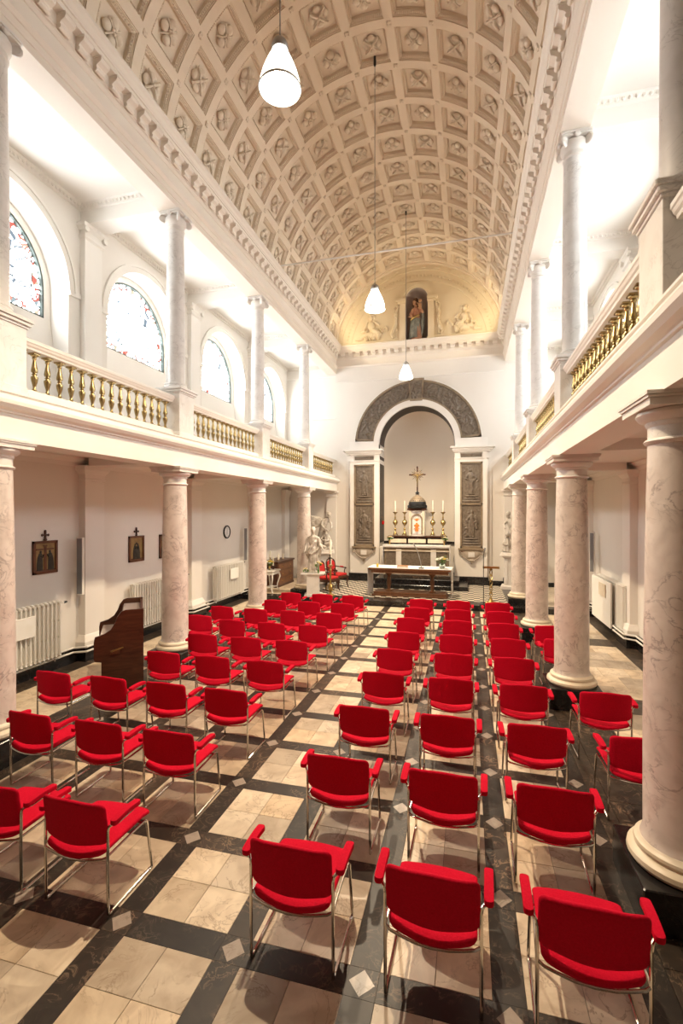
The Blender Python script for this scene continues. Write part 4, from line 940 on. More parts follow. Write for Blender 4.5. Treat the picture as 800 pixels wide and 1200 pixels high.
def angel_group():
    t = thing('statue_group', 'marble group of a winged angel bending over a kneeling figure on tall pedestal', 'statue', (-5.28, 17.35, .15), radians(12))
    MB().cbox(-.33, .33, -.3, .3, 0, .12, .02).cbox(-.25, .25, -.22, .22, .12, 1.08, .01).cbox(-.3, .3, -.27, .27, 1.08, 1.13, .01).cbox(-.38, .38, -.32, .32, 1.13, 1.2, .02).cbox(-.35, .35, -.3, .3, 1.2, 1.27, .02).build('pedestal', 'capital', t)
    m = MB(); z = 1.26
    m.blob((0, 0, z + .04), (.34, .26, .08), 16, 6); m.blob((-.14, .04, z + .2), (.18, .16, .25), 12, 8)
    # angel standing, leaning to the right
    robe(m, [(z + .05, .17, .15, -.16, .05), (z + .5, .13, .12, -.14, .04), (z + .82, .115, .10, -.08, .02), (z + 1.0, .14, .10, -.01, -.02), (z + 1.14, .15, .09, .06, -.05), (z + 1.2, .07, .06, .10, -.07)], 7, .16, seed=4, twist=1)
    m.tube([(.08, -.06, z + 1.14), (.15, -.09, z + 1.25)], [.05, .05], 8); head(m, (.19, -.12, z + 1.32), .2, (.6, -.8, -.4))
    m.tube([(.16, -.04, z + 1.13), (.26, -.10, z + 1.0), (.27, -.17, z + .82), (.20, -.2, z + .72)], [.05, .048, .04, .028], 9); hand(m, (.2, -.2, z + .72), (-.3, -.1, -.8), .024)
    m.tube([(-.04, -.06, z + 1.13), (-.10, -.16, z + .96), (.02, -.24, z + .82), (.10, -.24, z + .76)], [.05, .048, .04, .028], 9); hand(m, (.10, -.24, z + .76), (.7, -.1, -.4), .024)
    # kneeling figure below
    robe(m, [(z + .05, .20, .17, .13, -.06), (z + .25, .18, .16, .12, -.06), (z + .42, .13, .11, .10, -.08), (z + .56, .13, .09, .06, -.10), (z + .62, .05, .05, .06, -.1)], 6, .15, seed=7)
    m.tube([(.06, -.1, z + .58), (.05, -.11, z + .66)], .045, 8); head(m, (.04, -.12, z + .73), .17, (.3, -.9, .5))
    m.tube([(-.04, -.1, z + .54), (-.12, -.18, z + .42), (-.02, -.24, z + .38)], [.04, .038, .025], 8); hand(m, (-.02, -.24, z + .38), (.8, 0, .2), .02)
    m.tube([(.15, -.1, z + .54), (.24, -.17, z + .40), (.14, -.24, z + .36)], [.04, .038, .025], 8); hand(m, (.14, -.24, z + .36), (-.8, 0, .2), .02)
    m.tube([(.02, -.15, z + .22), (.2, -.2, z + .26), (.3, -.12, z + .1)], [.07, .08, .06], 9); m.tube([(-.25, -.1, z + .1), (-.1, -.2, z + .18), (.05, -.22, z + .1)], [.05, .06, .05], 8)
    remesh(m, 'statue_body', 'statue', t, .0095)
    # wings built from rows of long feathers
    for s_, lean in ((-1, 1.), (1, .8)):
        w = MB(); root = Vector((-.04 + .03 * s_, .06 + .05 * s_, z + 1.08))
        for k in range(9):
            f = k / 8; d = Vector((-.85 + .15 * f, .12 * s_ + .1, .38 - .95 * f)).normalized(); L = (.62 - .25 * f) * lean; st = root + Vector((-.05 * f, 0, -.05 * f))
            w.tube([st, st + d * L * .35, st + d * L * .75, st + d * L], [.03, .042, .036, .012], 6)
        w.tube([root + Vector((.03, 0, 0)), root + Vector((-.25, .05, .14)), root + Vector((-.5, .1, .2))], [.05, .05, .03], 8)
        remesh(w, 'wing', 'statue', t, .012)
angel_group()
def right_group():
    t = thing('statue_group', 'marble statue of a standing man with child on carved pedestal right of the altar', 'statue', (1.50, 17.75, .15), radians(-8))
    MB().cbox(-.36, .36, -.3, .3, 0, .12, .02).cbox(-.25, .25, -.22, .22, .12, 1.1, .01).cbox(-.3, .3, -.27, .27, 1.1, 1.15, .01).cbox(-.38, .38, -.32, .32, 1.15, 1.22, .02).cbox(-.35, .35, -.3, .3, 1.22, 1.28, .02).build('pedestal', 'capital', t)
    for s_ in (-1, 1): MB().cbox(s_ * .16 - .04, s_ * .16 + .04, -.245, -.22, .2, 1.05, .006).build('pedestal_panel', 'capital', t)
    m = MB(); z = 1.27
    m.blob((0, 0, z + .04), (.32, .24, .08), 16, 6); m.blob((-.12, -.05, z + .22), (.15, .14, .26), 10, 7)
    robe(m, [(z + .05, .17, .15, .02, .03), (z + .5, .14, .12, .0, .02), (z + .85, .12, .10, .02, 0), (z + 1.02, .145, .10, .0, 0), (z + 1.14, .15, .09, -.04, 0), (z + 1.2, .07, .06, -.06, 0)], 7, .16, seed=11, twist=1)
    m.tube([(-.05, 0, z + 1.14), (-.10, -.03, z + 1.25)], .05, 8); head(m, (-.13, -.05, z + 1.33), .2, (-.5, -.8, -.2))
    m.tube([(-.17, 0, z + 1.12), (-.26, -.08, z + .98), (-.22, -.2, z + .86)], [.05, .048, .028], 9); hand(m, (-.22, -.2, z + .86), (.5, -.5, .2), .024)
    m.tube([(.08, 0, z + 1.12), (.17, -.08, z + .96), (.10, -.2, z + .84)], [.05, .048, .028], 9); hand(m, (.10, -.2, z + .84), (-.6, -.4, 0), .024)
    robe(m, [(z + .05, .16, .14, -.16, -.1), (z + .25, .14, .12, -.17, -.1), (z + .42, .10, .09, -.16, -.1), (z + .5, .05, .05, -.16, -.1)], 6, .14, seed=8)
    m.tube([(-.16, -.1, z + .46), (-.16, -.11, z + .54)], .04, 8); head(m, (-.16, -.12, z + .60), .16, (-.3, -.9, .5))
    m.tube([(-.24, -.1, z + .42), (-.28, -.18, z + .3), (-.2, -.24, z + .28)], [.04, .036, .025], 8); hand(m, (-.2, -.24, z + .28), (.7, 0, .2), .02)
    m.tube([(.18, .04, z + 1.05), (.2, .06, z + .7), (.14, .05, z + .3)], [.05, .07, .05], 8)
    remesh(m, 'statue_body', 'statue', t, .0095)
right_group()
def niche_saint():
    t = thing('painted_statue', 'painted wooden statue of a robed woman holding a child in the upper wall niche', 'statue', (XC - .03, D + .08, 9.3), 0)
    MB().cbox(-.26, .26, -.14, .14, 0, .08, .02).build('base', 'gilt', t)
    z = .08; m = MB()
    # one continuous skin: neck, arms, feet and core of the body
    robe(m, [(z + .05, .12, .10, 0, 0), (z + .9, .12, .10, 0, 0), (z + 1.3, .11, .09, 0, 0), (z + 1.42, .06, .05, 0, 0)], 6, .02, seed=1)
    m.tube([(0, 0, z + 1.38), (-.02, -.02, z + 1.50)], [.055, .05], 8); head(m, (-.05, -.04, z + 1.60), .22, (-.6, -.8, -.3), hair=False)
    m.tube([(-.12, -.02, z + 1.34), (-.2, -.06, z + 1.12), (-.12, -.16, z + .98), (-.2, -.22, z + .98)], [.05, .048, .038, .028], 9); hand(m, (-.19, -.22, z + .98), (-.8, -.2, 0), .026)
    m.tube([(.12, -.02, z + 1.34), (.26, -.06, z + 1.18), (.16, -.18, z + 1.34)], [.05, .048, .028], 9); hand(m, (.16, -.18, z + 1.34), (-.4, -.1, .6), .026)
    for s_ in (-1, 1): m.tube([(s_ * .07, 0, z + .04), (s_ * .09, -.18, z + .03)], [.04, .03], 7)
    remesh(m, 'body', 'skin', t, .010)
    m = MB(); robe(m, [(z + .02, .22, .17, .02, .0), (z + .4, .19, .16, .0, 0), (z + .85, .165, .135, -.02, 0), (z + 1.05, .135, .11, -.01, 0), (z + 1.22, .155, .11, 0, 0), (z + 1.36, .14, .09, 0, 0), (z + 1.42, .06, .055, 0, 0)], 9, .13, seed=5, twist=.6)
    m.tube([(-.11, 0, z + 1.33), (-.2, -.05, z + 1.14), (-.13, -.15, z + 1.0)], [.06, .062, .05], 9); m.tube([(.11, 0, z + 1.33), (.26, -.05, z + 1.18), (.2, -.14, z + 1.27)], [.06, .062, .045], 9)
    remesh(m, 'red_robe', 'redrobe', t, .010)
    m = MB(); m.rings([[(.02 + .235 * cos(a) * sc, .0 + .195 * sin(a) * sc + .0, z + zz) for a in [radians(200 - 250 * i / 20 + tw) for i in range(21)]] for zz, sc, tw in ((.16, 1, -10), (.45, .95, -15), (.75, .9, -20), (.98, .8, -10))], smooth=True, cap=False, closed=False)
    m2 = MB(); robe(m2, [(z + .20, .20, .19, -.06, -.01), (z + .5, .20, .18, -.05, -.01), (z + .8, .19, .155, -.03, -.01), (z + .96, .17, .13, -.02, -.01)], 7, .14, seed=12, twist=1.5)
    m2.tube([(.15, .02, z + 1.36), (.26, .0, z + 1.1), (.25, -.02, z + .7), (.2, 0, z + .3)], [.05, .07, .07, .04], 9)
    remesh(m2, 'blue_mantle', 'bluerobe', t, .010)
    m = MB(); m.tube([(-.20, -.10, z + .90), (-.05, -.19, z + .96), (.14, -.15, z + 1.06)], [.035, .04, .03], 8); remesh(m, 'gilded_sash', 'gilt', t, .010)
    m = MB(); m.blob((-.02, 0, z + 1.66), (.11, .12, .12), 12, 8); m.tube([(.0, .04, z + 1.66), (.06, .04, z + 1.5), (.09, 0, z + 1.34)], [.09, .08, .04], 8); m.tube([(-.10, .02, z + 1.66), (-.11, .02, z + 1.5), (-.10, .0, z + 1.38)], [.05, .05, .03], 8); remesh(m, 'hair', 'hair', t, .010)
    # the child on her arm
    m = MB(); m.tube([(.16, -.16, z + 1.28), (.17, -.14, z + 1.48)], [.07, .055], 9); head(m, (.16, -.16, z + 1.58), .14, (-.6, -.8, 0)); m.tube([(.13, -.18, z + 1.45), (.06, -.22, z + 1.5)], [.026, .02], 7); remesh(m, 'held_child', 'skin', t, .009)
niche_saint()

# ------------------------------------------------------------------ high altar in the recess
st1 = tag(MB().cbox(-3.42, -.0, 16.65, D - .25, .153, .30, .012).build('altar_step', 'black'), 'long low black marble step in front of the high altar', 'step')
st2 = tag(MB().cbox(-3.28, -.30, 17.05, D - .255, .30, .45, .012).build('altar_step', 'black'), 'upper black marble step directly beneath the high altar', 'step')
tag(MB().box(XC - 1.41, XC + 1.41, D - .25, D + .88, .15, .45).build('altar_floor', 'black'), 'black marble floor block inside the altar recess', 'step')
st3 = tag(MB().cbox(-3.0, -.6, 17.35, 17.60, .45, .56, .01).build('altar_predella', 'dark'), 'narrow veined marble kerb at the foot of the high altar', 'step')
A = thing('high_altar', 'high altar of brown and cream marble panels below the candlesticks', 'altar', (XC + .05, 17.75, .45))
MB().cbox(-1.18, 1.18, .0, .60, 0, 1.08, .01).build('body', 'bronzeframe', A)
rnd = random.Random(4)
for x0, x1 in ((-1.12, -.76), (-.52, .52), (.76, 1.12)): MB().cbox(x0, x1, -.015, .01, .22, .92, .01).build('front_panel', 'bronze', A)
for s_ in (-1, 1): MB().cbox(s_ * .64 - .10, s_ * .64 + .10, -.04, .02, .10, 1.02, .008).build('pilaster', 'capital', A)
MB().box(-1.2, 1.2, -.05, .0, .94, .98).box(-1.2, 1.2, -.05, .0, 0, .1).build('moulding', 'cream', A)
MB().cbox(-1.24, 1.24, -.08, .66, 1.08, 1.16, .012).build('mensa', 'capital', A)
cl = MB().box(-1.23, 1.23, -.085, .30, 0, .012).box(-1.235, -1.225, -.085, .30, -.62, .012).box(1.225, 1.235, -.085, .30, -.62, .012).box(-1.23, 1.23, -.088, -.082, -.05, .012).build('altar_cloth', 'cloth', None, (XC + .05, 17.75, 1.61)); tag(cl, 'white linen cloth covering the top of the high altar', 'cloth')
G = thing('retable', 'raised marble retable shelf behind the altar cloth with cream panels', 'retable', (XC + .05, 18.10, 1.61))
MB().cbox(-1.08, 1.08, 0, .42, 0, .28, .01).build('body', 'black', G); MB().cbox(-1.11, 1.11, -.03, .44, .28, .33, .01).build('shelf', 'wood', G)
for x0, x1 in ((-1.03, -.40), (-.33, .33), (.40, 1.03)): MB().cbox(x0, x1, -.015, .01, .07, .22, .01).build('front_panel', 'cream', G)
T = thing('tabernacle', 'cream marble tabernacle with rounded arch door and dark dome roof', 'tabernacle', (XC + .05, 18.26, 1.94))
MB().cbox(-.30, .30, -.2, .2, 0, .98, .015).build('body', 'capital', T)
for s_ in (-1, 1): MB().cbox(s_ * .25 - .04, s_ * .25 + .04, -.235, -.19, .03, .95, .008).build('pilaster', 'cream', T)
m = MB(); fT = lambda u, v, w: (u, -.2 - w, v); ring_band(m, fT, 0, .62, .17, .215, 0, .045, 0, pi, 20)
for s_ in (-1, 1): m.box(*sorted((s_ * .17, s_ * .215)), -.245, -.2, .08, .62)
m.build('arch_frame', 'bronzeframe', T)
m = MB(); pts = [(.17, .08)] + [(.17 * cos(pi * i / 16), .62 + .17 * sin(pi * i / 16)) for i in range(17)] + [(-.17, .08)]; m.prism(pts, -.215, -.19, lambda p, q, t: (p, t, q)); dr = m.build('door', 'cloth', T)
m = MB(); m.tube([(0, 0, .18), (0, 0, .5)], [.05, .035], 8); m.blob((0, 0, .62), (.045, .02, .05), 8, 5); m.blob((0, 0, .40), (.10, .02, .06), 10, 5)
for k in range(5): a = radians(210 + k * 30); m.tube([(0, 0, .34), (.13 * cos(a), 0, .34 + .15 * sin(a))], [.02, .008], 6)
for k in range(7): a = radians(30 + k * 20); m.tube([(0, 0, .58), (.14 * cos(a), 0, .60 + .12 * sin(a))], [.01, .004], 5)
m.build('gilt_emblem', 'icon', T, (0, -.222, 0))
MB().cbox(-.36, .36, -.25, .25, .98, 1.05, .02).build('cornice', 'wood', T)
MB().lathe([(.34, 1.05), (.37, 1.07), (.37, 1.10), (.33, 1.12), (.335, 1.22), (.31, 1.32), (.25, 1.41), (.17, 1.48), (.09, 1.53), (.07, 1.57), (.05, 1.62)], 32).build('dome', 'blk', T)
MB().lathe([(.335, 1.30), (.32, 1.305), (.255, 1.405), (.17, 1.485), (.09, 1.535), (.07, 1.57)], 28).build('dome_cap', 'bronzeframe', T)
for k in range(8): a = k * pi / 4 + .39; MB().blob((.36 * cos(a), .28 * sin(a), 1.13), (.03, .03, .05), 7, 4).build('finial', 'blk', T)
K = thing('altar_cross', 'dark rayed cross standing on top of the tabernacle dome', 'cross', (XC + .05, 18.26, 3.56))
MB().lathe([(.09, 0), (.07, .03), (.03, .06), (.02, .1)], 14).build('base', 'blk', K)
MB().box(-.026, .026, -.016, .016, .08, .98).box(-.27, .27, -.016, .016, .69, .74).blob((-.28, 0, .715), (.04, .02, .035), 8, 4).blob((.28, 0, .715), (.04, .02, .035), 8, 4).blob((0, 0, 1.0), (.035, .02, .04), 8, 4).build('cross_beam', 'wood', K)
m = MB()
for k in range(20):
    a = 2 * pi * k / 20 + .157; L = .25 if k % 2 == 0 else .19; m.tube([(.04 * cos(a), -.0, .715 + .04 * sin(a)), (L * cos(a), -.0, .715 + L * sin(a))], [.026, .009], 5)
m.lathe([(.06, -.01), (.09, 0), (.06, .01)], 16, mat=Matrix.Translation((0, .018, .715)) @ Matrix.Rotation(pi / 2, 4, 'X')); m.build('ray', 'bronzeframe', K)
m = MB(); robe(m, [(.40, .016, .014, 0, -.03), (.52, .022, .016, 0, -.03), (.62, .03, .018, 0, -.03), (.68, .035, .018, 0, -.03), (.70, .012, .012, 0, -.03)], 5, .02, 16)
for s_ in (-1, 1): m.tube([(s_ * .03, -.03, .685), (s_ * .11, -.03, .70), (s_ * .19, -.025, .72)], [.012, .010, .008], 6)
m.blob((0, -.035, .735), (.02, .02, .028), 8, 6); m.tube([(0, -.03, .42), (0, -.03, .32), (0, -.03, .24)], [.016, .012, .010], 7); m.build('crucified_figure', 'gilt', K)
# candlesticks with candles
def candlestick(label):
    t = thing('altar_candlestick', label, 'candlestick', (0, 0, 0), 0, 'tall candlesticks on the retable')
    for k in range(3): a = k * 2.094 + .5; MB().tube([(.02 * cos(a), .02 * sin(a), .1), (.07 * cos(a), .07 * sin(a), .05), (.10 * cos(a), .10 * sin(a), .015)], [.02, .022, .02], 6).build('foot', 'gilt', t)
    MB().lathe([(.06, .05), (.07, .09), (.04, .15), (.02, .19), (.035, .22), (.045, .26), (.02, .31), (.015, .36), (.03, .40), (.085, .46), (.10, .52), (.075, .58), (.025, .62), (.02, .68), (.035, .70), (.02, .74), (.015, .80), (.03, .84), (.075, .88), (.095, .90), (.095, .91), (.03, .905)], 16).build('stem', 'gilt', t)
    MB().lathe([(.024, .90), (.024, 1.33), (.02, 1.34)], 12).build('candle', 'wax', t)
    return t
cs = None
for i, x in enumerate((-2.70, -2.34, -1.28, -.90)):
    lb = 'tall brass candlestick with white candle on the retable, %s from the left' % ORD[i]
    if cs is None: cs = candlestick(lb); cs.location = (x, 18.22, 1.94)
    else: dup(cs, (x, 18.22, 1.94), i * .4, lb)
def posy(loc, label, n=9, r=.09, cols=('yellow', 'petal', 'leaf'), h=.22, vase='gilt', seed=1, group=None, vh=.1):
    rnd = random.Random(seed); t = thing('flower_vase', label, 'flowers', loc, 0, group)
    MB().lathe([(.03, 0), (.035, .01), (.018, .03), (.03, vh * .6), (.038, vh * .85), (.03, vh)], 14).build('vase', vase, t)
    m = MB()
    for k in range(n):
        a = k * 2.4; rr = r * sqrt((k + .5) / n); e = (rr * cos(a), rr * sin(a), vh + h * (1 - .35 * (rr / r) ** 2)); m.tube([(0, 0, vh * .7), (e[0] * .5, e[1] * .5, vh + h * .4), e], .003, 5)
        if k % 2: m.add([(e[0], e[1], e[2] - .03), (e[0] + .05 * cos(a), e[1] + .05 * sin(a), e[2] - .02), (e[0] + .07 * cos(a + .3), e[1] + .07 * sin(a + .3), e[2] - .07), (e[0] * .8, e[1] * .8, e[2] - .09)], [(0, 1, 2, 3)])
    m.build('stem', 'leaf', t)
    for k in range(n):
        a = k * 2.4; rr = r * sqrt((k + .5) / n); e = (rr * cos(a), rr * sin(a), vh + h * (1 - .35 * (rr / r) ** 2)); b = MB(); s_ = r * .26
        for q in range(6): b.blob((e[0] + s_ * .7 * cos(q * 1.05), e[1] + s_ * .7 * sin(q * 1.05), e[2] + .004), (s_ * .6, s_ * .6, s_ * .35), 6, 3)
        b.blob((e[0], e[1], e[2] + s_ * .2), (s_ * .4, s_ * .4, s_ * .3), 6, 3)
        b.build('blossom', cols[k % len(cols)] if cols[k % len(cols)] != 'leaf' else 'yellow', t)
    return t
posy((-2.86, 17.86, 1.622), 'small brass vase of yellow flowers at the left end of the high altar', 9, .12, ('yellow', 'gilt', 'petal'), .14, vh=.17, seed=3)
posy((-.84, 17.86, 1.622), 'small brass vase of yellow flowers at the right end of the high altar', 9, .12, ('yellow', 'gilt', 'petal'), .14, vh=.17, seed=4)
L_ = thing('sanctuary_lamp', 'small red glass lamp hanging on the left jamb of the altar recess', 'lamp', (XC - 1.33, D + .1, 2.35))
MB().lathe([(.02, 0), (.045, .03), (.05, .12), (.042, .15)], 12).build('glass', 'redglass', L_)
MB().lathe([(.05, .15), (.052, .165), (.03, .18)], 12).tube([(0, 0, .17), (0, 0, .30), (-.1, 0, .30)], .006, 5).build('bracket', 'gilt', L_)
for x, r_ in ((XC - 1.30, 0), ):
    m = tag(MB().cbox(x - .10, x + .10, D - .3, D - .1, .453, 1.52, .02).build('credence_pillar', 'capital'), 'narrow carved stone pillar standing left of the high altar', 'pillar')

# ------------------------------------------------------------------ communion table and what stands on it
B = thing('altar_table', 'long brown wooden altar table with white end panels and turned supports', 'table', (-1.80, 15.45, .153), radians(-1.5))
MB().cbox(-1.30, 1.30, -.42, .42, .84, .90, .01).build('table_top', 'oak', B)
MB().cbox(-1.22, 1.22, -.36, .36, .74, .84, .005).build('apron', 'oak', B)
MB().cbox(-1.15, 1.15, -.32, .32, .02, .13, .02).cbox(-1.2, 1.2, -.36, .36, 0, .05, .015).build('plinth', 'oak', B)
for s_ in (-1, 1): MB().lathe([(.12, .12), (.12, .15), (.06, .17), (.05, .22), (.07, .34), (.075, .44), (.055, .56), (.045, .60), (.08, .64), (.12, .70), (.12, .75)], 18, (s_ * .70, 0, 0)).build('turned_leg', 'oak', B)
tc = thing('altar_table_cloth', 'white runner draped over the wooden altar table down both ends', 'cloth', (-1.80, 15.45, .153), radians(-1.5))
MB().cbox(-1.325, 1.325, -.43, .43, .902, .912, .003).build('cloth_top', 'cloth', tc)
for s_ in (-1, 1):
    m = MB(); n = 14; rs = []
    for z in (.906, .6, .3, .03): rs.append([(s_ * (1.322 + .008 * sin(j * 1.9) * (1 - z)), -.42 + .84 * j / n, z) for j in range(n + 1)])
    m.rings(rs, smooth=True, cap=False, closed=False); m.rings([[(p[0] - s_ * .006, p[1], p[2]) for p in r] for r in rs], smooth=True, cap=False, closed=False); m.build('cloth_end', 'cloth', tc)
zt = .153 + .913
bk = thing('missal', 'thick tan leather book lying closed on the wooden altar table', 'book', (-2.02, 15.25, zt), .1)
MB().cbox(-.17, .17, -.12, .12, 0, .01, .003).cbox(-.17, .17, -.12, .12, .055, .065, .003).box(-.172, -.16, -.12, .12, .005, .06).build('cover', 'leather', bk); MB().cbox(-.16, .16, -.112, .112, .01, .055, .002).build('page_block', 'paper', bk)
mi = thing('table_microphone', 'black gooseneck microphone on a flat base on the altar table', 'microphone', (-1.42, 15.15, zt))
MB().cbox(-.08, .08, -.06, .06, 0, .03, .008).build('base', 'blk', mi); MB().tube([(0, 0, .03), (-.02, .0, .2), (-.08, 0, .42), (-.15, 0, .62), (-.2, 0, .70)], .014, 6).build('gooseneck', 'steel', mi); MB().tube([(-.195, 0, .695), (-.25, 0, .78)], [.018, .02], 8).build('capsule', 'grey', mi)
cd = thing('table_candle', 'short thick cream candle at the left end of the altar table', 'candle', (-2.83, 15.2, zt)); MB().lathe([(.035, 0), (.035, .11), (.03, .115)], 14).build('wax', 'yellow', cd); MB().tube([(0, 0, .11), (.003, 0, .13)], .003, 5).build('wick', 'blk', cd)
v = thing('bouquet_vase', 'round glass vase of white flowers at the right end of the altar table', 'flowers', (-.78, 15.2, zt))
MB().lathe([(.05, 0), (.085, .03), (.10, .09), (.085, .15), (.06, .175), (.065, .19)], 20).build('vase', 'glass', v)
rnd = random.Random(8); m = MB()
for k in range(26):
    a = rnd.uniform(0, 6.28); rr = rnd.uniform(.02, .2); e = Vector((rr * cos(a), rr * sin(a) * .8, .24 + rnd.uniform(0, .16) - rr * .3)); m.tube([(0, 0, .1), tuple(e * .6 + Vector((0, 0, .04))), tuple(e)], .004, 5)
    d = Vector((cos(a), sin(a), .2)); s_ = Vector((-sin(a), cos(a), 0)) * .03; m.add([e, e + d * .05 + s_, e + d * .12, e + d * .05 - s_], [(0, 1, 2, 3)])
m.build('foliage', 'leaf', v)['kind'] = 'stuff'
for k in range(15):
    a = k * 2.4; rr = .19 * sqrt((k + .3) / 15); c = Vector((rr * cos(a), rr * sin(a) * .8, .38 - rr * .45 + rnd.uniform(-.02, .03))); b = MB()
    for q in range(6): b.blob(c + Vector((.025 * cos(q * 1.05), .025 * sin(q * 1.05), 0)), (.024, .024, .016), 6, 3)
    b.blob(c + Vector((0, 0, .01)), (.014, .014, .012), 6, 3); b.build('blossom', 'petal' if k % 5 else 'yellow', v)

# ------------------------------------------------------------------ ambo, candle stand, armchairs, aisle furniture
am = thing('ambo', 'gilded reading stand with twisted openwork stem and flat top, right of the altar', 'lectern', (.66, 14.75, .15))
MB().cbox(-.16, .16, -.12, .12, 0, .04, .012).lathe([(.10, .04), (.07, .08), (.04, .12)], 14).build('base', 'gilt', am)
m = MB()
for s_ in (0, pi): m.tube([(.035 * cos(t * .9 + s_), .035 * sin(t * .9 + s_), .10 + t * .0465) for t in range(21)], .014, 6)
for k in range(6): m.blob((0, 0, .14 + k * .17), (.05, .05, .03), 8, 4)
m.build('stem', 'gilt', am); MB().cbox(-.23, .23, -.17, .17, 1.04, 1.075, .01).box(-.23, .23, -.185, -.165, 1.05, 1.10).build('desk', 'gilt', am)
ms = thing('microphone_stand', 'slim black microphone stand with thin pole beside the gilded reading stand', 'microphone', (.44, 14.42, .15))
MB().lathe([(.12, 0), (.12, .015), (.02, .03)], 20).build('base', 'blk', ms); MB().tube([(0, 0, .02), (0, 0, 1.10), (.0, .0, 1.45), (.03, 0, 1.58)], .011, 7).build('pole', 'blk', ms); MB().tube([(.028, 0, 1.55), (.045, 0, 1.66)], [.018, .022], 8).build('capsule', 'grey', ms)
pc = thing('paschal_candle', 'tall white candle with black cross on an ornate brass stand', 'candlestick', (-4.28, 14.72, .15))
MB().lathe([(.15, 0), (.155, .02), (.10, .05), (.05, .08), (.035, .12), (.055, .16), (.07, .20), (.08, .26), (.065, .32), (.04, .36), (.03, .42), (.03, .80), (.045, .83), (.03, .86), (.03, .93), (.075, .97), (.085, .99), (.05, 1.0)], 20).build('stand', 'gilt', pc)
for k in range(4): a = k * pi / 2 + .6; MB().tube([(.03 * cos(a), .03 * sin(a), .14), (.13 * cos(a), .13 * sin(a), .20), (.14 * cos(a), .14 * sin(a), .30), (.04 * cos(a), .04 * sin(a), .38)], .012, 6).build('scroll', 'gilt', pc)
MB().lathe([(.036, 1.0), (.036, 1.80), (.03, 1.81)], 14).build('candle', 'wax', pc); MB().box(-.018, .018, -.045, -.033, 1.02, 1.34).box(-.065, .065, -.045, -.033, 1.20, 1.235).blob((0, -.04, 1.15), (.028, .015, .03), 8, 4).build('cross', 'blk', pc)
def fauteuil(label):
    t = thing('carved_armchair', label, 'chair', (0, 0, 0), 0, 'red carved armchairs by the altar')
    for sx, sy in ((-1, -1), (1, -1), (-1, 1), (1, 1)):
        MB().tube([(sx * .27, sy * .24, .42), (sx * .285, sy * .26, .33), (sx * .265, sy * .245, .15), (sx * .29, sy * .28, 0.0)], [.03, .034, .022, .018], 8).build('leg', 'wood', t)
    MB().cbox(-.30, .30, -.28, .28, .34, .42, .02).build('seat_rail', 'wood', t)
    grid_pad(MB(), lambda x, y: (x, y, .46 + .03 * (1 - (x / .28) ** 2) * (1 - (y / .26) ** 2)), .08, w=.28, h=.26, corner=.06).build('seat', 'redplush', t)
    grid_pad(MB(), lambda x, y: (x, .29 + y * .14, .74 + y), .06, w=.20, h=.21, corner=.14, norm=(0, 1, 0)).build('back_cushion', 'redplush', t)
    o = rr2(.235, .25, .16, 6); MB().tube([(x, .295 + y * .14, .74 + y) for x, y in o] + [(o[0][0], .295 + o[0][1] * .14, .74 + o[0][1])], .024, 7).build('back_frame', 'wood', t)
    for s_ in (-1, 1):
        MB().tube([(s_ * .21, .27, .55), (s_ * .2, .26, .42)], .022, 7).build('back_post', 'wood', t)
        MB().tube([(s_ * .22, .28, .72), (s_ * .29, .15, .70), (s_ * .31, -.05, .68), (s_ * .30, -.16, .69), (s_ * .30, -.19, .66)], .02, 7).tube([(s_ * .30, -.14, .68), (s_ * .29, -.10, .55), (s_ * .29, -.16, .42)], .02, 7).build('arm', 'wood', t)
        MB().blob((s_ * .30, .04, .71), (.032, .11, .025), 10, 5).build('arm_pad', 'redplush', t)
    return t
f1 = fauteuil('carved wooden armchair with red upholstery just behind the tall white candle'); f1.location = (-4.60, 15.55, .153); f1.rotation_euler = (0, 0, radians(75))
dup(f1, (-4.55, 16.5, .153), radians(66), 'second carved red armchair, nearer the altar wall')
ch = thing('chest_of_drawers', 'dark walnut chest of three drawers against the left aisle wall', 'chest', (-6.86, 16.55, .153))
MB().cbox(-.34, .32, -.80, .80, .04, .86, .01).build('body', 'chest', ch); MB().cbox(-.36, .36, -.85, .85, .86, .92, .015).build('top', 'wood', ch); MB().cbox(-.35, .34, -.82, .82, 0, .06, .01).build('plinth', 'wood', ch)
for k in range(3):
    d = MB().cbox(.315, .338, -.74, .74, .09 + k * .255, .32 + k * .255, .006).build('drawer', 'oak', ch)
    for s_ in (-1, 1): MB().lathe([(.012, 0), (.012, .015), (.022, .025), (.012, .035)], 8, mat=Matrix.Translation((.338, s_ * .4, .205 + k * .255)) @ Matrix.Rotation(pi / 2, 4, 'Y')).build('knob', 'gilt', d)
for i, (x, y, h_, lb) in enumerate(((-6.9, 15.95, .34, 'tall slim candle on the near end of the walnut chest'), (-6.72, 16.25, .16, 'low pillar candle in a dish on the walnut chest, nearest of the short ones'), (-6.8, 16.5, .20, 'pillar candle in the middle of the walnut chest top'), (-6.75, 16.8, .17, 'low pillar candle toward the far end of the walnut chest'))):
    c = thing('candle', lb, 'candle', (x, y, 1.075), 0, 'candles on the walnut chest'); MB().lathe([(.06, 0), (.07, .012), (.035, .02)] if i else [(.07, 0), (.03, .03), (.015, .08), (.04, .12), (.03, .13)], 12).build('holder', 'gilt', c); MB().lathe([(.03, .015 if i else .12), (.03, h_ + .02), (.024, h_ + .025)], 12).build('wax', 'wax', c)
ct = thing('console_table', 'small white side table with curved legs near the walnut chest', 'table', (-6.45, 14.95, .153))
MB().cbox(-.22, .22, -.35, .35, .70, .74, .012).build('table_top', 'enamel', ct); MB().cbox(-.19, .19, -.31, .31, .60, .70, .01).build('apron', 'enamel', ct); MB().cbox(-.14, .14, -.24, .24, .16, .18, .005).build('shelf', 'enamel', ct)
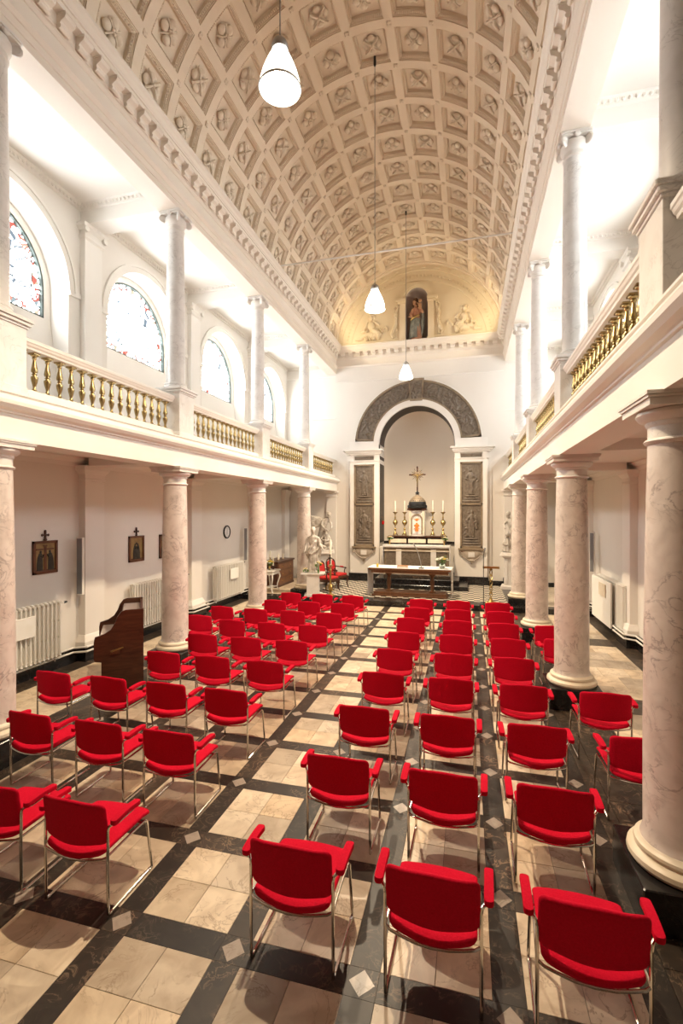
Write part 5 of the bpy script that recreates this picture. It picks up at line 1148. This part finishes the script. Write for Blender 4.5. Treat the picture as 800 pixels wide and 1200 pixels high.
for sx in (-1, 1):
    for sy in (-1, 1): MB().tube([(sx * .18, sy * .3, .62), (sx * .2, sy * .33, .5), (sx * .14, sy * .25, .25), (sx * .13, sy * .24, .12), (sx * .2, sy * .32, 0)], [.028, .028, .02, .018, .02], 7).build('leg', 'enamel', ct)
posy((-6.45, 14.85, .893), 'gilt vase of green and yellow flowers on the white side table', 11, .14, ('yellow', 'petal', 'leaf'), .2, seed=6, vh=.12)
wc = thing('candle', 'white candle in a dark holder on the white side table', 'candle', (-6.45, 15.15, .893)); MB().lathe([(.05, 0), (.02, .03), (.02, .1), (.04, .12)], 12).build('holder', 'wood', wc); MB().lathe([(.028, .12), (.028, .42), (.02, .425)], 12).build('wax', 'wax', wc)
posy((-4.60, 14.45, .90), 'white lily arrangement with green leaves at the feet of the robed marble woman', 10, .11, ('petal', 'petal', 'leaf'), .26, 'leaf', 9, vh=.12)
posy((-5.02, 14.44, .90), 'low posy of yellow and white flowers beside the robed marble woman', 8, .08, ('yellow', 'petal'), .08, 'glass', 10, vh=.07)

# stepped wooden console in the left aisle
og = thing('wooden_console', 'dark brown wooden console with stepped curved sides standing by the left aisle wall', 'console', (-5.27, 6.28, 0), radians(38))
prof = [(.36, 0), (.36, 1.31), (.10, 1.31), (.04, 1.29), (-.02, 1.21), (-.05, 1.12), (-.11, 1.02), (-.20, .96), (-.29, .93), (-.33, .92), (-.345, .85), (-.345, .58), (-.33, .545), (-.24, .53), (-.24, 0)]
for y in (0, 1.10):
    sp = MB().prism(prof, y, y + .045, lambda p, q, t: (p, t, q)).build('side_panel', 'wood', og)
    if y == 0:
        MB().tube([(-.10, -.01, .68), (-.08, -.045, .70), (.04, -.045, .73), (.06, -.01, .73)], .013, 7).build('handle', 'gilt', sp); MB().cbox(-.12, .02, -.012, .0, .64, .70, .004).build('handle_plate', 'oak', sp)
MB().box(.32, .355, .045, 1.10, .05, 1.29).build('back_panel', 'wood', og); MB().box(.05, .33, .045, 1.10, 1.20, 1.225).build('top_shelf', 'gloss', og)
MB().box(-.28, .05, .045, 1.10, .84, .87).build('lower_shelf', 'gloss', og); MB().box(-.23, -.20, .045, 1.10, .04, .84).build('front_panel', 'wood', og); MB().box(.03, .055, .045, 1.10, .87, 1.2).build('riser', 'wood', og)

# radiators
def radiator(sd, y0, y1, label, cover=None, z0=.28, z1=1.26):
    n = int((y1 - y0) / .085); t = thing('radiator', label, 'radiator', (XC + sd * (AISLE - .17), y0, 0), 0, 'white column radiators')
    global rad_me
    if 'rad_me' not in globals():
        m = MB()
        for x in (-.055, .0, .055): m.tube([(x, 0, z0 + .03), (x, 0, z1 - .03)], .018, 6)
        m.tube([(-.07, 0, z1 - .03), (0, 0, z1), (.07, 0, z1 - .03)], .024, 6); m.tube([(-.07, 0, z0 + .03), (0, 0, z0), (.07, 0, z0 + .03)], .024, 6)
        m.box(-.06, .06, -.006, .006, z0 + .33, z0 + .36).box(-.06, .06, -.006, .006, z0 + .62, z0 + .65)
        rad_me = m.mesh('radiator_section'); rad_me.materials.append(M['enamel'])
    for i in range(n): inst('radiator_section', rad_me, t, (0, .04 + i * .085, 0))
    L = n * .085
    MB().tube([(0, 0, z1 - .05), (0, L, z1 - .05)], .022, 7).tube([(0, 0, z0 + .05), (0, L, z0 + .05)], .022, 7).tube([(0, L, z1 - .05), (0, L + .12, z1 - .05)], .012, 6).tube([(0, .1, z0), (0, .1, .2)], .014, 6).tube([(0, L - .1, z0), (0, L - .1, .2)], .014, 6).build('header_pipe', 'enamel', t)
    MB().lathe([(.018, 0), (.022, .02), (.018, .06)], 8, mat=Matrix.Translation((0, L + .1, z1 - .05)) @ Matrix.Rotation(-pi / 2, 4, 'X')).build('valve', 'blk', t)
    if cover:
        a, b, c, d = cover
        h = MB().cbox(*sorted((-sd * .10, -sd * .13)), a, b, c, d, .008).build('humidifier_box', 'paper', t)
    return t
radiator(-1, 5.0, 7.02, 'white column radiator nearest the front on the left aisle wall', (.85, 1.35, .78, 1.12))
radiator(-1, 8.85, 10.9, 'white column radiator below the crossed pictures on the left aisle wall')
radiator(-1, 12.35, 14.2, 'white column radiator beneath the wall clock', (.75, 1.25, .80, 1.12))
rad4 = radiator(1, 11.4, 13.6, 'white column radiator with flat cream cover on the right aisle wall', None)
radiator(1, 15.7, 17.4, 'farthest white column radiator on the right aisle wall')
MB().cbox(-.17, -.13, .5, 2.15, .22, 1.24, .008).build('cover_panel', 'paper', rad4); MB().cbox(-.20, -.171, .85, 1.4, .86, 1.16, .008).build('humidifier_box', 'cream', rad4)
# heating pipes along the skirting
for sd, nm in SIDES:
    m = thing('heating_pipe', 'pair of white heating pipes running along the %s aisle skirting' % nm, 'pipe', (XC + sd * AISLE, 0, 0))
    for k, z in enumerate((.30, .215)):
        pts = []; y = 2.
        for cy in COLY[1:]:
            w1 = .11 if z > .28 else .11; pts += [(-sd * w1, cy - .50, z), (-sd * .30, cy - .38, z), (-sd * .30, cy + .38, z), (-sd * w1, cy + .50, z)]
        pts = [(-sd * .11, 2, z)] + (pts[:-1] + [(-.0 + .11, 15.55, z)] if sd < 0 else pts + [(-sd * .11, D - .1, z)])
        MB().tube(pts, .018, 7).build('pipe', 'enamel', m)
# icons with little crosses
def icon(y, z, label, variant):
    t = thing('icon_picture', label, 'picture', (XC - AISLE + .004, y, z), 0, 'gold ground pictures on the left aisle wall')
    w_, h_ = .25, .29
    MB().box(0, .012, -w_, w_, -h_, h_).build('panel', 'gold', t)
    m = MB()
    for s_ in (-1, 1): m.box(0, .035, *sorted((s_ * (w_ - .045), s_ * w_)), -h_, h_); m.box(0, .035, -w_, w_, *sorted((s_ * (h_ - .045), s_ * h_)))
    m.build('frame', 'frame', t)
    m = MB()
    if variant == 0: m.box(.012, .02, -.025, .025, -.24, .2).box(.012, .02, -.18, .18, .13, .155).box(.012, .02, -.04, .04, .19, .215)
    m.box(.012, .018, -.2, .2, -.245, -.215); m.build('painted_cross', 'frame', t)
    for s_ in (-1, 1):
        m = MB(); k = .5 if variant else 1
        robe(m, [(-.23, .006, .065, .018, s_ * .115 * k), (-.1, .006, .06, .018, s_ * .115 * k), (.0, .006, .05, .018, s_ * .11 * k), (.06, .006, .035, .018, s_ * .10 * k), (.075, .004, .02, .018, s_ * .10 * k)], 5, .05, 16); m.blob((.018, s_ * .095 * k, .095), (.006, .022, .028), 8, 5)
        m.tube([(.022, s_ * .11 * k, .03), (.024, s_ * .06 * k, .0), (.024, s_ * .04 * k, .05)], .012, 6); m.build('painted_figure', 'robe', t)
    if variant: m = MB(); m.blob((.02, 0, -.1), (.008, .12, .09), 10, 6); m.blob((.02, 0, .12), (.008, .025, .03), 8, 5); m.build('painted_figure', 'robe', t)
    MB().box(.0, .03, -.012, .012, h_, h_ + .17).box(.0, .03, -.06, .06, h_ + .09, h_ + .115).blob((.015, 0, h_ + .02), (.015, .045, .025), 8, 4).blob((.015, 0, h_ + .175), (.015, .025, .02), 8, 4).blob((.015, -.065, h_ + .10), (.015, .02, .025), 8, 4).blob((.015, .065, h_ + .10), (.015, .02, .025), 8, 4).build('crest_cross', 'wood', t)
icon(6.80, 2.05, 'picture with a cross between two robed figures above the front left radiator', 0)
icon(9.20, 2.02, 'picture of a dark crowded group with small cross on top', 1)
icon(10.28, 2.01, 'picture partly hidden behind the second column of the left arcade', 0)
k_ = thing('wall_clock', 'round black rimmed wall clock on the left aisle wall', 'clock', (XC - AISLE + .004, 13.37, 2.23))
RY = Matrix.Rotation(pi / 2, 4, 'Y')
MB().lathe([(.17, 0), (.17, .02), (0, .021)], 32, mat=RY).build('dial', 'face', k_); MB().lathe([(.165, 0), (.205, .0), (.205, .035), (.185, .045), (.165, .035)], 32, cap=False, mat=RY).build('rim', 'blk', k_)
MB().box(.024, .028, -.007, .007, -.02, .13).build('minute_hand', 'blk', k_); MB().box(.024, .028, -.008, .008, -.09, .01).build('hour_hand', 'blk', k_)
m = MB()
for i in range(12): a = i * pi / 6; m.box(.022, .024, -.004, .004, .125, .155, mat=Matrix.Rotation(a, 4, 'X'))
m.build('hour_mark', 'blk', k_)
def speaker(x, y, z, rz, label):
    t = thing('column_speaker', label, 'speaker', (x, y, z), rz, 'column speakers in the aisles')
    MB().cbox(-.055, .055, -.05, .05, 0, 1.08, .006).build('cabinet', 'paper', t); MB().cbox(-.045, .045, -.056, -.05, .02, 1.06, .002).build('grille', 'grey', t); MB().tube([(0, .05, .3), (0, .12, .3)], .012, 6).tube([(0, .05, .8), (0, .12, .8)], .012, 6).build('bracket', 'steel', t)
speaker(XC - AISLE + .18, 7.42, 1.29, radians(25), 'slim grey column speaker on the left aisle wall near the first picture')
speaker(XC - AISLE + .18, 14.35, 1.25, radians(25), 'slim grey column speaker on the left aisle wall past the clock')
speaker(XC + AISLE - .18, 14.2, 1.22, radians(-25), 'slim grey column speaker on the right aisle wall')
